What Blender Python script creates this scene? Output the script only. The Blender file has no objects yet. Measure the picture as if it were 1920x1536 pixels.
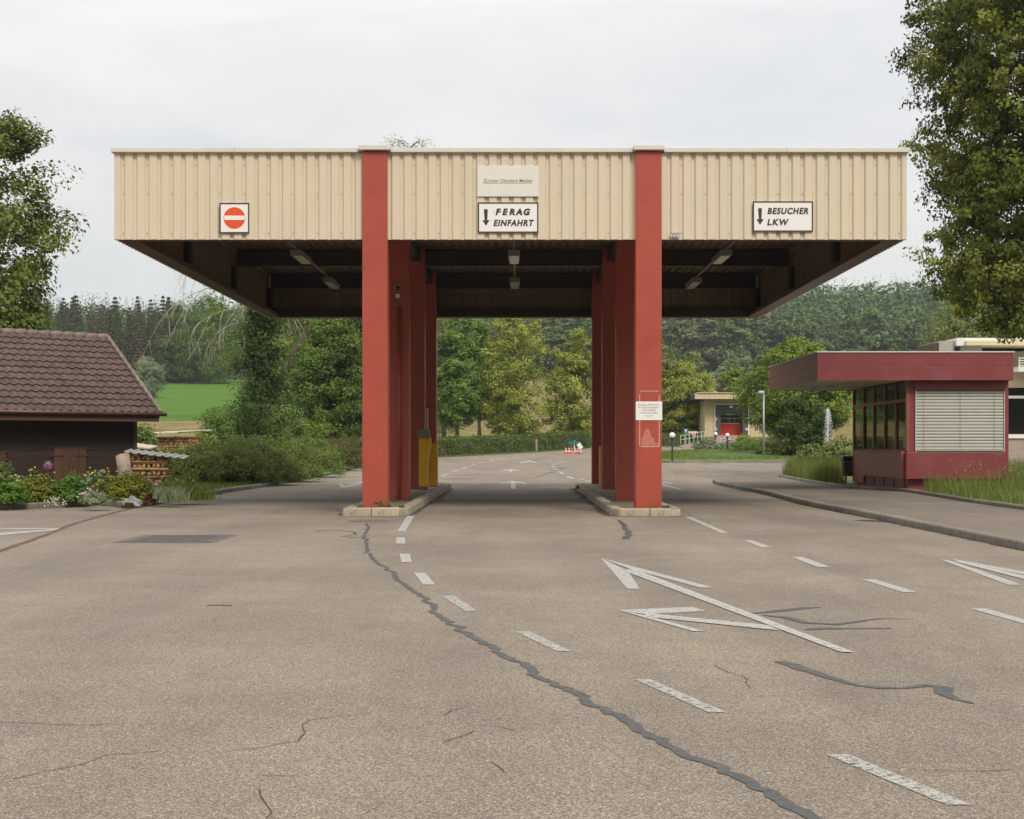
import bpy, bmesh, math, random
import numpy as np
from mathutils import Vector, Matrix, Euler

scene = bpy.context.scene
COL = scene.collection
R = math.radians
rnd = random.Random(7)

# ------------------------------------------------------------------ camera / light / exposure
F, CX, CY, H = 2640.0, 972.5, 836.0, 1.175        # focal length in photo pixels, principal point, eye height
cam_d = bpy.data.cameras.new("camera")
cam = bpy.data.objects.new("camera", cam_d); COL.objects.link(cam)
cam.location = (0, 0, H); cam.rotation_euler = (R(90), 0, 0)
cam_d.sensor_fit = 'HORIZONTAL'; cam_d.sensor_width = 36.0
cam_d.lens = 36.0 * F / 1920.0
cam_d.shift_x = -(CX - 960) / 1920.0
cam_d.shift_y = (CY - 768) / 1920.0
cam_d.clip_start = 0.1; cam_d.clip_end = 4000
scene.camera = cam

SUN_EL, SUN_AZ = R(46), R(205)                      # sun behind the camera, a little to the right of it... azimuth clockwise from +Y
world = bpy.data.worlds.new("World"); scene.world = world; world.use_nodes = True
wt = world.node_tree; wt.nodes.clear()
def wn(t, **k):
    n = wt.nodes.new(t)
    for a, b in k.items(): setattr(n, a, b)
    return n
w_out = wn('ShaderNodeOutputWorld'); w_mix = wn('ShaderNodeMixShader')
w_sky = wn('ShaderNodeTexSky', sky_type='NISHITA', sun_disc=False, sun_elevation=SUN_EL, sun_rotation=SUN_AZ)
w_b1 = wn('ShaderNodeBackground'); w_b1.inputs[1].default_value = 0.1
w_b2 = wn('ShaderNodeBackground'); w_b2.inputs[1].default_value = 0.98
w_tc = wn('ShaderNodeTexCoord'); w_map = wn('ShaderNodeMapping'); w_map.inputs['Scale'].default_value = (1.0, 1.0, 4.2)
w_map.inputs['Rotation'].default_value = (0.12, 0.16, 0.3)
w_no = wn('ShaderNodeTexNoise'); w_no.inputs['Scale'].default_value = 2.1; w_no.inputs['Detail'].default_value = 6; w_no.inputs['Roughness'].default_value = 0.55
w_no.inputs['Distortion'].default_value = 0.6
w_rp = wn('ShaderNodeValToRGB')
w_rp.color_ramp.elements[0].position = 0.36; w_rp.color_ramp.elements[0].color = (0.825, 0.838, 0.845, 1)
w_rp.color_ramp.elements[1].position = 0.60; w_rp.color_ramp.elements[1].color = (1.03, 1.0, 0.965, 1)
wt.links.new(w_tc.outputs['Generated'], w_map.inputs[0]); wt.links.new(w_map.outputs[0], w_no.inputs['Vector'])
wt.links.new(w_no.outputs['Fac'], w_rp.inputs[0]); wt.links.new(w_rp.outputs[0], w_b2.inputs[0])
wt.links.new(w_sky.outputs[0], w_b1.inputs[0]); w_mix.inputs[0].default_value = 0.92
wt.links.new(w_b1.outputs[0], w_mix.inputs[1]); wt.links.new(w_b2.outputs[0], w_mix.inputs[2])
w_sx = wn('ShaderNodeSeparateXYZ'); w_mr = wn('ShaderNodeMapRange')       # overcast sky: brighter towards the zenith
w_mr.inputs['From Min'].default_value = 0.12; w_mr.inputs['From Max'].default_value = 1.0; w_mr.inputs['To Min'].default_value = 0.51; w_mr.inputs['To Max'].default_value = 0.92
wt.links.new(w_tc.outputs['Generated'], w_sx.inputs[0]); wt.links.new(w_sx.outputs['Z'], w_mr.inputs[0]); wt.links.new(w_mr.outputs[0], w_b2.inputs[1])
wt.links.new(w_mix.outputs[0], w_out.inputs[0])

sun_d = bpy.data.lights.new("sun", 'SUN'); sun = bpy.data.objects.new("sun", sun_d); COL.objects.link(sun)
sun_d.energy = 1.5; sun_d.angle = R(16); sun_d.color = (1.0, 0.91, 0.77)
sd = Vector((math.sin(SUN_AZ) * math.cos(SUN_EL) * -1, math.cos(SUN_AZ) * math.cos(SUN_EL), math.sin(SUN_EL)))
sun.rotation_euler = sd.to_track_quat('Z', 'Y').to_euler(); sun.location = (10, -10, 30)

scene.view_settings.view_transform = 'Standard'; scene.view_settings.look = 'None'
scene.view_settings.gamma = 1.0; scene.view_settings.exposure = 0.75; scene.view_settings.use_curve_mapping = False
cy = scene.cycles
cy.use_denoising = True
cy.max_bounces = 6; cy.diffuse_bounces = 3; cy.glossy_bounces = 3; cy.transmission_bounces = 5; cy.transparent_max_bounces = 10; cy.volume_bounces = 1
cy.use_adaptive_sampling = False
cy.sample_clamp_indirect = 2.0

# ------------------------------------------------------------------ geometry of the place
def road_z(y):
    y = np.asarray(y, float)
    q = np.maximum(0, y - 45)
    return np.where(y < 140, 0.00017 * q * q, 0.00017 * 95 * 95 + (y - 140) * 0.0323)
def rz(y): return float(road_z(y))
def P(px, py, Y): return Vector(((px - CX) * Y / F, Y, H + (CY - py) * Y / F))
def PX(px, Y): return (px - CX) * Y / F
def PZ(py, Y): return H + (CY - py) * Y / F
def G(px, py, dz=0.0):
    t = (CY - py) / F
    lo = 1.0; Y = 2.0
    while Y < 140 and H + t * Y > rz(Y) + dz: lo = Y; Y *= 1.03
    hi = Y
    for _ in range(40):
        m = (lo + hi) / 2
        if H + t * m > rz(m) + dz: lo = m
        else: hi = m
    return Vector(((px - CX) * hi / F, hi, rz(hi) + dz))
LY = [-320, -240, -170, -115, -75, 45, 60, 75, 95, 110, 122, 130, 140, 150, 190, 350, 450, 600, 760, 900, 1100]  # negative distances: unseen hill behind the camera, added to block low sky light
LZ = [84, 78, 50, 16, -.06, -.06, rz(60) - .06, rz(75) - .06, rz(95) - .06, rz(110) - .06, rz(122) - .06, 1.19, 1.5, 2.0, 4.5, 16.8, 27, 50, 66, 70, 72]
def land_z(x, y):
    z = np.interp(y, LY, LZ)
    s = np.clip(0.76 + (np.asarray(x) + 150) / 250 * 0.30, 0.72, 1.16)
    far = np.clip((np.asarray(y) - 400) / 60, 0, 1)
    return np.where((z > 27) & (np.asarray(y) > 0), 27 + (z - 27) * s, z) + far * 2.5 * np.sin(np.asarray(x) * 0.021 + 1.0)
def lz(x, y): return float(land_z(x, y))

# ------------------------------------------------------------------ materials
def new_mat(name):
    m = bpy.data.materials.new(name); m.use_nodes = True
    nt = m.node_tree
    return m, nt, nt.nodes['Principled BSDF']
def nod(nt, t, **k):
    n = nt.nodes.new(t)
    for a, b in k.items(): setattr(n, a, b)
    return n
def c4(c): return (c[0], c[1], c[2], 1)
def noise(nt, scale, detail=4, rough=0.55, coord='Object', stretch=None):
    tc = nod(nt, 'ShaderNodeTexCoord'); n = nod(nt, 'ShaderNodeTexNoise')
    n.inputs['Scale'].default_value = scale; n.inputs['Detail'].default_value = detail; n.inputs['Roughness'].default_value = rough
    if stretch:
        mp = nod(nt, 'ShaderNodeMapping'); mp.inputs['Scale'].default_value = stretch
        nt.links.new(tc.outputs[coord], mp.inputs[0]); nt.links.new(mp.outputs[0], n.inputs['Vector'])
    else: nt.links.new(tc.outputs[coord], n.inputs['Vector'])
    return n
def ramp(nt, src, stops):
    r = nod(nt, 'ShaderNodeValToRGB'); e = r.color_ramp.elements
    while len(e) < len(stops): e.new(0.5)
    for i, (p, c) in enumerate(stops):
        e[i].position = p; e[i].color = c4(c) if len(c) == 3 else c
    nt.links.new(src, r.inputs[0]); return r
def mixc(nt, fac, a, b, mode='MIX'):
    m = nod(nt, 'ShaderNodeMix', data_type='RGBA', blend_type=mode)
    if hasattr(fac, 'links') or hasattr(fac, 'is_linked'): nt.links.new(fac, m.inputs[0])
    else: m.inputs[0].default_value = fac
    for v, i in ((a, 6), (b, 7)):
        if hasattr(v, 'is_linked'): nt.links.new(v, m.inputs[i])
        else: m.inputs[i].default_value = c4(v)
    return m.outputs[2]
def bump(nt, bs, src, strength=0.3, dist=0.01):
    b = nod(nt, 'ShaderNodeBump'); b.inputs['Strength'].default_value = strength; b.inputs['Distance'].default_value = dist
    nt.links.new(src, b.inputs['Height']); nt.links.new(b.outputs[0], bs.inputs['Normal'])
def mat(name, col, rough=0.6, var=0.12, scale=3.0, metal=0.0, bmp=0.0, bscale=40, spec=None, stretch=None, coord='Object', dirt=None, obj_var=0.0):
    m, nt, bs = new_mat(name)
    bs.inputs['Roughness'].default_value = rough; bs.inputs['Metallic'].default_value = metal
    if spec is not None: bs.inputs['Specular IOR Level'].default_value = spec
    n = noise(nt, scale, 6, 0.6, coord, stretch)
    lo = [max(0, c * (1 - var)) for c in col]; hi = [c * (1 + var) for c in col]
    out = ramp(nt, n.outputs['Fac'], [(0.3, lo), (0.7, hi)]).outputs[0]
    if dirt:
        n2 = noise(nt, dirt[1], 5, 0.65, coord)
        r2 = ramp(nt, n2.outputs['Fac'], [(0.52, (0, 0, 0)), (0.72, (1, 1, 1))])
        out = mixc(nt, r2.outputs[0], out, dirt[0])
    if obj_var:
        oi = nod(nt, 'ShaderNodeObjectInfo'); hv = nod(nt, 'ShaderNodeHueSaturation')
        mr = nod(nt, 'ShaderNodeMapRange'); mr.inputs['To Min'].default_value = 1 - obj_var; mr.inputs['To Max'].default_value = 1 + obj_var
        nt.links.new(oi.outputs['Random'], mr.inputs[0]); nt.links.new(mr.outputs[0], hv.inputs['Value'])
        nt.links.new(out, hv.inputs['Color']); out = hv.outputs[0]
    nt.links.new(out, bs.inputs['Base Color'])
    if bmp: bump(nt, bs, noise(nt, bscale, 4, 0.6, coord, stretch).outputs['Fac'], bmp, 0.01)
    return m
def leaf_mat(name, dark, mid, light, trans=0.2, rough=0.6):
    m, nt, bs = new_mat(name)
    at = nod(nt, 'ShaderNodeAttribute', attribute_name='tint')
    r = ramp(nt, at.outputs['Fac'], [(0.0, dark), (0.5, mid), (1.0, light)])
    nt.links.new(r.outputs[0], bs.inputs['Base Color']); bs.inputs['Roughness'].default_value = rough
    bs.inputs['Specular IOR Level'].default_value = 0.18
    tr = nod(nt, 'ShaderNodeBsdfTranslucent'); nt.links.new(mixc(nt, 1.0, r.outputs[0], (1.35, 1.3, 0.6), 'MULTIPLY'), tr.inputs[0])
    mx = nod(nt, 'ShaderNodeMixShader'); mx.inputs[0].default_value = trans
    nt.links.new(bs.outputs[0], mx.inputs[1]); nt.links.new(tr.outputs[0], mx.inputs[2])
    nt.links.new(mx.outputs[0], nt.nodes['Material Output'].inputs[0]); return m

M = {}
def asphalt(name, base, patch, seed_shift=0.0):
    m, nt, bs = new_mat(name)
    bs.inputs['Roughness'].default_value = 0.85
    tc = nod(nt, 'ShaderNodeTexCoord')
    vo = nod(nt, 'ShaderNodeTexVoronoi'); vo.inputs['Scale'].default_value = 165; nt.links.new(tc.outputs['Object'], vo.inputs['Vector'])
    wn_ = nod(nt, 'ShaderNodeTexWhiteNoise'); nt.links.new(vo.outputs['Position'], wn_.inputs[0])
    chips = ramp(nt, wn_.outputs['Value'], [(0.0, [c * 0.42 for c in base]), (0.35, [c * 0.9 for c in base]), (0.8, [c * 1.25 for c in base]), (1.0, [min(1, c * 2.1) for c in base])])
    big = noise(nt, 0.35, 5, 0.6); mid = noise(nt, 2.2, 5, 0.6)
    b1 = ramp(nt, big.outputs['Fac'], [(0.32, (0.78, 0.78, 0.80)), (0.66, (1.10, 1.09, 1.06))])
    b2 = ramp(nt, mid.outputs['Fac'], [(0.3, (0.92, 0.92, 0.92)), (0.7, (1.05, 1.05, 1.04))])
    o = mixc(nt, 1.0, chips.outputs[0], b1.outputs[0], 'MULTIPLY'); o = mixc(nt, 1.0, o, b2.outputs[0], 'MULTIPLY')
    lane = noise(nt, 0.9, 5, 0.6, stretch=(1, 0.12, 1)); lr = ramp(nt, lane.outputs['Fac'], [(0.36, (0.86, 0.86, 0.88)), (0.6, (1.04, 1.04, 1.02))])
    o = mixc(nt, 1.0, o, lr.outputs[0], 'MULTIPLY')
    st = noise(nt, 1.1, 7, 0.75); sr = ramp(nt, st.outputs['Fac'], [(0.66, (1, 1, 1)), (0.76, (0.72, 0.71, 0.70))])
    o = mixc(nt, 1.0, o, sr.outputs[0], 'MULTIPLY')
    fl = noise(nt, 9, 6, 0.7); fr = ramp(nt, fl.outputs['Fac'], [(0.6, (0, 0, 0)), (0.78, (0.5, 0.5, 0.5))])
    o = mixc(nt, fr.outputs[0], o, patch)
    nt.links.new(o, bs.inputs['Base Color'])
    bump(nt, bs, vo.outputs['Distance'], 0.5, 0.004)
    return m
M['asphalt'] = asphalt('asphalt_road', (0.228, 0.190, 0.151), (0.168, 0.140, 0.112))
M['pave'] = asphalt('asphalt_pavement', (0.175, 0.146, 0.117), (0.13, 0.105, 0.083))
def paint_mat(name, col, wear):
    m, nt, bs = new_mat(name); bs.inputs['Roughness'].default_value = 0.7
    n1 = noise(nt, 150, 3, 0.8); n2 = noise(nt, 30, 5, 0.7)
    ad = nod(nt, 'ShaderNodeMath', operation='ADD'); nt.links.new(n1.outputs['Fac'], ad.inputs[0]); nt.links.new(n2.outputs['Fac'], ad.inputs[1])
    r = ramp(nt, ad.outputs[0], [(wear, (0, 0, 0)), (wear + 0.06, (1, 1, 1))])
    dv = nod(nt, 'ShaderNodeMath', operation='MULTIPLY'); dv.inputs[1].default_value = 0.5
    nt.links.new(ad.outputs[0], dv.inputs[0]); nt.links.new(dv.outputs[0], r.inputs[0])
    cn = noise(nt, 14, 4, 0.6); cr = ramp(nt, cn.outputs['Fac'], [(0.3, [c * 0.82 for c in col]), (0.7, col)]); nt.links.new(cr.outputs[0], bs.inputs['Base Color'])
    tr = nod(nt, 'ShaderNodeBsdfTransparent'); mx = nod(nt, 'ShaderNodeMixShader'); nt.links.new(r.outputs[0], mx.inputs[0]); nt.links.new(tr.outputs[0], mx.inputs[1]); nt.links.new(bs.outputs[0], mx.inputs[2])
    nt.links.new(mx.outputs[0], nt.nodes['Material Output'].inputs[0]); return m
M['paint'] = paint_mat('road_paint_white', (0.45, 0.44, 0.415), 0.41)
M['paint_worn'] = paint_mat('road_paint_worn', (0.44, 0.43, 0.40), 0.44)
M['paint_y'] = paint_mat('road_paint_yellow', (0.42, 0.30, 0.11), 0.42)
M['seal'] = mat('bitumen_seal', (0.068, 0.070, 0.070), 0.6, 0.35, 25, dirt=((0.11, 0.095, 0.08), 9), bmp=0.3, bscale=60)
M['crack'] = mat('crack_dark', (0.045, 0.037, 0.03), 0.9, 0.3, 20)
M['setts'] = mat('sett_strip', (0.145, 0.118, 0.105), 0.85, 0.2, 12, bmp=0.4, bscale=30)
M['kerb'] = mat('kerb_granite', (0.23, 0.205, 0.17), 0.85, 0.25, 9, bmp=0.5, bscale=45, obj_var=0.18, dirt=((0.11, 0.095, 0.075), 5))
M['kerb_light'] = mat('kerb_concrete', (0.37, 0.315, 0.24), 0.85, 0.18, 7, bmp=0.5, bscale=40, obj_var=0.12, dirt=((0.17, 0.135, 0.095), 4))
M['slab'] = mat('island_slab', (0.18, 0.15, 0.12), 0.9, 0.2, 8, bmp=0.4, bscale=40, dirt=((0.13, 0.11, 0.08), 3))
M['soil'] = mat('soil', (0.075, 0.045, 0.030), 0.95, 0.4, 14, bmp=0.8, bscale=18)
M['lawn'] = mat('lawn_ground', (0.085, 0.135, 0.030), 0.9, 0.35, 5, bmp=0.8, bscale=25)
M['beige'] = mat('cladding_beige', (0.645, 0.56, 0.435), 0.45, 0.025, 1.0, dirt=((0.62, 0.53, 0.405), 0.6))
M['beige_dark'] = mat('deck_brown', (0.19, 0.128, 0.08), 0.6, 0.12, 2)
M['coping'] = mat('coping_metal', (0.66, 0.62, 0.57), 0.4, 0.06, 3)
M['red'] = mat('column_red', (0.385, 0.072, 0.046), 0.42, 0.07, 1.5, dirt=((0.33, 0.055, 0.04), 2.2), bmp=0.05, bscale=90)
M['red_rust'] = mat('rust_foot', (0.25, 0.085, 0.045), 0.8, 0.4, 20)
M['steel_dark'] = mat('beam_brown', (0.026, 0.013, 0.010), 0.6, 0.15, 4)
M['steel_edge'] = mat('edge_brown', (0.10, 0.048, 0.032), 0.55, 0.12, 4)
M['roof_felt'] = mat('roof_felt', (0.12, 0.12, 0.12), 0.9, 0.2, 3)
M['white'] = mat('sign_white', (0.80, 0.79, 0.77), 0.5, 0.02, 4)
M['white_dull'] = mat('sign_white_dull', (0.70, 0.68, 0.64), 0.5, 0.03, 4)
M['black'] = mat('sign_black', (0.035, 0.028, 0.025), 0.5, 0.1, 6)
M['grey_text'] = mat('sign_grey_text', (0.30, 0.26, 0.23), 0.5, 0.05, 6)
M['orange_red'] = mat('sign_red', (0.72, 0.085, 0.018), 0.45, 0.04, 6)
M['lampgrey'] = mat('lamp_housing', (0.24, 0.21, 0.17), 0.5, 0.08, 6)
M['diffuser'] = mat('lamp_diffuser', (0.50, 0.44, 0.33), 0.25, 0.05, 6)
M['yellow'] = mat('cabinet_yellow', (0.84, 0.455, 0.014), 0.4, 0.05, 3, dirt=((0.76, 0.39, 0.02), 4))
M['hood'] = mat('cabinet_hood', (0.24, 0.19, 0.13), 0.55, 0.1, 5)
M['alu'] = mat('aluminium', (0.55, 0.54, 0.52), 0.4, 0.08, 8, metal=0.6)
M['maroon'] = mat('kiosk_maroon', (0.225, 0.050, 0.056), 0.38, 0.08, 1.8, dirt=((0.27, 0.085, 0.095), 1.2))
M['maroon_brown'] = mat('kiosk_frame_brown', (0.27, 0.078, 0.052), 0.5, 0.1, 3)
M['slat'] = mat('blind_slat', (0.335, 0.335, 0.288), 0.42, 0.04, 4, obj_var=0.04)
M['soffit'] = mat('kiosk_soffit', (0.58, 0.60, 0.44), 0.7, 0.06, 3)
M['rail_white'] = mat('rail_white', (0.78, 0.77, 0.74), 0.5, 0.04, 4)
M['tile'] = mat('roof_tile', (0.082, 0.050, 0.042), 0.8, 0.28, 9, bmp=0.35, bscale=60, obj_var=0.22, dirt=((0.115, 0.092, 0.085), 3.5))
M['ridge'] = mat('ridge_tile', (0.17, 0.13, 0.11), 0.85, 0.35, 10, bmp=0.4, bscale=50, obj_var=0.15)
M['wood_dark'] = mat('shed_board', (0.030, 0.017, 0.011), 0.75, 0.35, 4, stretch=(1, 1, 14), bmp=0.3, bscale=12, obj_var=0.25)
M['wood_mid'] = mat('shutter_board', (0.085, 0.040, 0.024), 0.7, 0.25, 4, stretch=(14, 14, 1), bmp=0.25, bscale=10, obj_var=0.15)
M['gutter'] = mat('gutter_copper', (0.10, 0.055, 0.038), 0.45, 0.15, 5, metal=0.3)
M['log'] = mat('split_wood', (0.46, 0.27, 0.135), 0.8, 0.3, 9, bmp=0.4, bscale=30, obj_var=0.32)
M['logend'] = mat('cut_wood', (0.50, 0.29, 0.14), 0.8, 0.3, 14, obj_var=0.2)
M['bark'] = mat('bark', (0.115, 0.085, 0.062), 0.9, 0.4, 7, bmp=0.8, bscale=18, stretch=(1, 1, 0.3))
M['bark_pale'] = mat('bark_pale', (0.33, 0.27, 0.21), 0.9, 0.3, 9, bmp=0.6, bscale=20)
M['dead'] = mat('dead_branch', (0.40, 0.36, 0.29), 0.9, 0.3, 6)
M['sheet'] = mat('corrugated_sheet', (0.30, 0.30, 0.29), 0.5, 0.1, 4, metal=0.3)
M['plank_pale'] = mat('plank_pale', (0.55, 0.48, 0.38), 0.8, 0.2, 5, obj_var=0.2)
M['rock'] = mat('garden_rock', (0.27, 0.27, 0.28), 0.85, 0.55, 8, bmp=0.8, bscale=14)
M['concrete'] = mat('concrete', (0.36, 0.30, 0.25), 0.9, 0.15, 5)
M['brownblock'] = mat('plinth_brown', (0.28, 0.19, 0.125), 0.85, 0.12, 3)
M['cream'] = mat('far_cladding', (0.62, 0.51, 0.33), 0.55, 0.05, 3)
M['cream_wall'] = mat('cream_wall', (0.66, 0.56, 0.37), 0.7, 0.04, 2)
M['doorred'] = mat('dock_door_red', (0.66, 0.045, 0.028), 0.5, 0.06, 3)
M['cushion'] = mat('dock_cushion', (0.075, 0.070, 0.068), 0.7, 0.2, 4)
M['glassglobe'] = mat('lamp_globe', (0.82, 0.82, 0.80), 0.2, 0.02, 4)
M['pole'] = mat('lamp_pole', (0.045, 0.042, 0.04), 0.5, 0.1, 5)
M['galv'] = mat('galvanised', (0.36, 0.39, 0.42), 0.5, 0.1, 6, metal=0.3)
M['railgreen'] = mat('railing_pale', (0.46, 0.50, 0.45), 0.5, 0.06, 6)
M['conered'] = mat('cone_red', (0.80, 0.085, 0.030), 0.5, 0.04, 6)
M['signblue'] = mat('sign_blue', (0.012, 0.12, 0.30), 0.45, 0.05, 6)
M['teal'] = mat('sign_teal', (0.008, 0.155, 0.24), 0.45, 0.05, 6)
M['binbrown'] = mat('bin_brown', (0.10, 0.045, 0.03), 0.6, 0.1, 6)
M['bag'] = mat('bin_bag', (0.012, 0.012, 0.013), 0.3, 0.2, 20, bmp=0.6, bscale=25)
M['interior'] = mat('interior_dark', (0.06, 0.05, 0.04), 0.9, 0.2, 2)
M['grate'] = mat('cast_iron', (0.12, 0.112, 0.105), 0.6, 0.2, 10)
M['yellow_petal'] = mat('petal_yellow', (0.72, 0.55, 0.03), 0.6, 0.1, 20)
M['pink_petal'] = mat('petal_pink', (0.62, 0.42, 0.52), 0.6, 0.1, 20)
M['white_petal'] = mat('petal_white', (0.72, 0.70, 0.72), 0.6, 0.1, 20)
M['allium'] = mat('allium_purple', (0.40, 0.17, 0.33), 0.6, 0.25, 30)
M['stem'] = mat('stem_green', (0.10, 0.15, 0.05), 0.7, 0.2, 20)
M['residue'] = mat('tape_residue', (0.50, 0.17, 0.12), 0.5, 0.25, 30)
M['tape'] = mat('tape_white', (0.62, 0.42, 0.38), 0.5, 0.2, 40)
M['acgrey'] = mat('rooftop_box', (0.38, 0.35, 0.31), 0.7, 0.12, 5)
M['bluewall'] = mat('pale_blue_wall', (0.48, 0.54, 0.56), 0.7, 0.06, 3)
M['orange_stud'] = mat('stud_orange', (0.75, 0.22, 0.10), 0.3, 0.05, 5)
def glass_mat(name, tint, refl=0.25):
    m, nt, bs = new_mat(name)
    gl = nod(nt, 'ShaderNodeBsdfGlossy'); gl.inputs['Roughness'].default_value = 0.02; gl.inputs['Color'].default_value = (0.9, 0.9, 0.85, 1)
    tr = nod(nt, 'ShaderNodeBsdfTransparent'); tr.inputs['Color'].default_value = c4(tint)
    fr = nod(nt, 'ShaderNodeFresnel'); fr.inputs['IOR'].default_value = 1.9
    mx = nod(nt, 'ShaderNodeMixShader'); nt.links.new(fr.outputs[0], mx.inputs[0])
    nt.links.new(tr.outputs[0], mx.inputs[1]); nt.links.new(gl.outputs[0], mx.inputs[2])
    nt.links.new(mx.outputs[0], nt.nodes['Material Output'].inputs[0]); return m
M['glass'] = glass_mat('window_glass', (0.35, 0.36, 0.30))
def water_mat():
    m, nt, bs = new_mat('fountain_water')
    tr = nod(nt, 'ShaderNodeBsdfTransparent'); df = nod(nt, 'ShaderNodeBsdfDiffuse'); df.inputs[0].default_value = (0.85, 0.88, 0.9, 1)
    mx = nod(nt, 'ShaderNodeMixShader'); mx.inputs[0].default_value = 0.75
    nt.links.new(tr.outputs[0], mx.inputs[1]); nt.links.new(df.outputs[0], mx.inputs[2])
    nt.links.new(mx.outputs[0], nt.nodes['Material Output'].inputs[0]); return m
M['spray'] = water_mat()
# foliage: (dark, mid, light)
M['l_linden'] = leaf_mat('leaf_linden', (0.052, 0.078, 0.012), (0.14, 0.172, 0.026), (0.37, 0.375, 0.08))
M['l_maple'] = leaf_mat('leaf_maple', (0.062, 0.096, 0.019), (0.132, 0.178, 0.031), (0.232, 0.256, 0.054))
M['l_green'] = leaf_mat('leaf_green', (0.075, 0.14, 0.025), (0.15, 0.235, 0.045), (0.26, 0.34, 0.08))
M['l_bright'] = leaf_mat('leaf_bright', (0.095, 0.155, 0.02), (0.185, 0.26, 0.035), (0.31, 0.37, 0.075))
M['l_yellow'] = leaf_mat('leaf_yellow_green', (0.15, 0.2, 0.035), (0.3, 0.325, 0.065), (0.48, 0.46, 0.13))
M['l_olive'] = leaf_mat('leaf_olive', (0.12, 0.15, 0.04), (0.2, 0.235, 0.07), (0.29, 0.32, 0.115))
M['l_dark'] = leaf_mat('leaf_ivy', (0.026, 0.048, 0.01), (0.054, 0.09, 0.018), (0.11, 0.155, 0.032))
M['l_silver'] = leaf_mat('leaf_silver', (0.130, 0.169, 0.098), (0.221, 0.267, 0.163), (0.325, 0.370, 0.234))
M['l_spruce'] = leaf_mat('needle_spruce', (0.028, 0.038, 0.016), (0.056, 0.066, 0.028), (0.105, 0.1, 0.045), trans=0.1)
M['l_spruce_brown'] = leaf_mat('needle_spruce_brown', (0.05, 0.042, 0.02), (0.1, 0.076, 0.04), (0.165, 0.115, 0.06), trans=0.1)
M['l_hill'] = leaf_mat('leaf_hill', (0.034, 0.068, 0.022), (0.08, 0.132, 0.04), (0.16, 0.23, 0.065), trans=0.15)
M['l_hedge'] = leaf_mat('leaf_hedge', (0.045, 0.09, 0.014), (0.085, 0.15, 0.024), (0.15, 0.22, 0.045))
M['l_bush'] = leaf_mat('leaf_bush', (0.07, 0.115, 0.026), (0.155, 0.21, 0.052), (0.27, 0.31, 0.088))
M['l_bush_brown'] = leaf_mat('leaf_bush_dry', (0.072, 0.074, 0.026), (0.126, 0.126, 0.043), (0.192, 0.174, 0.066))
M['l_mantle'] = leaf_mat('leaf_mantle', (0.074, 0.105, 0.015), (0.200, 0.215, 0.023), (0.347, 0.326, 0.042))
M['l_hosta'] = leaf_mat('leaf_hosta', (0.10, 0.17, 0.08), (0.26, 0.33, 0.22), (0.50, 0.55, 0.45))
M['l_fresh'] = leaf_mat('leaf_fresh', (0.054, 0.120, 0.014), (0.090, 0.186, 0.024), (0.156, 0.264, 0.042))
M['l_grass'] = leaf_mat('grass_blade', (0.078, 0.137, 0.021), (0.137, 0.202, 0.033), (0.221, 0.260, 0.058))
M['l_grass_tall'] = leaf_mat('grass_tall', (0.07, 0.125, 0.022), (0.135, 0.19, 0.038), (0.28, 0.27, 0.1))
M['l_maple2'] = leaf_mat('leaf_maple_dark', (0.05, 0.085, 0.014), (0.105, 0.155, 0.026), (0.20, 0.25, 0.05))
M['l_red'] = leaf_mat('leaf_red', (0.04, 0.012, 0.014), (0.08, 0.02, 0.025), (0.13, 0.03, 0.04))

# ------------------------------------------------------------------ object helpers
def link(o, parent=None):
    COL.objects.link(o)
    if parent: o.parent = parent
    return o
def tag(o, label=None, cat=None, group=None, kind=None):
    if label: o['label'] = label
    if cat: o['category'] = cat
    if group: o['group'] = group
    if kind: o['kind'] = kind
    return o
def thing(name, label, cat, loc=(0, 0, 0), rz_=0.0, group=None):
    o = bpy.data.objects.new(name, None); o.empty_display_size = 0.2
    link(o); o.location = loc; o.rotation_euler = (0, 0, rz_)
    return tag(o, label, cat, group)
def struct(name):
    o = bpy.data.objects.new(name, None); link(o); o['kind'] = 'structure'; return o
def copy_tree(root, loc=None, rz_=None, scale=None, label=None, group=None):
    r = root.copy(); COL.objects.link(r)
    if loc is not None: r.location = loc
    if rz_ is not None: r.rotation_euler = (0, 0, rz_)
    if scale is not None: r.scale = scale if hasattr(scale, '__len__') else (scale,) * 3
    if label: r['label'] = label
    if group: r['group'] = group
    for ch in list(root.children):
        c = ch.copy(); COL.objects.link(c); c.parent = r
        for g in list(ch.children):
            d = g.copy(); COL.objects.link(d); d.parent = c
    return r
def inst(name, me, parent, loc=(0, 0, 0), rot=(0, 0, 0), scale=(1, 1, 1)):
    o = bpy.data.objects.new(name, me); link(o, parent); o.location = loc; o.rotation_euler = rot; o.scale = scale; return o

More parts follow.
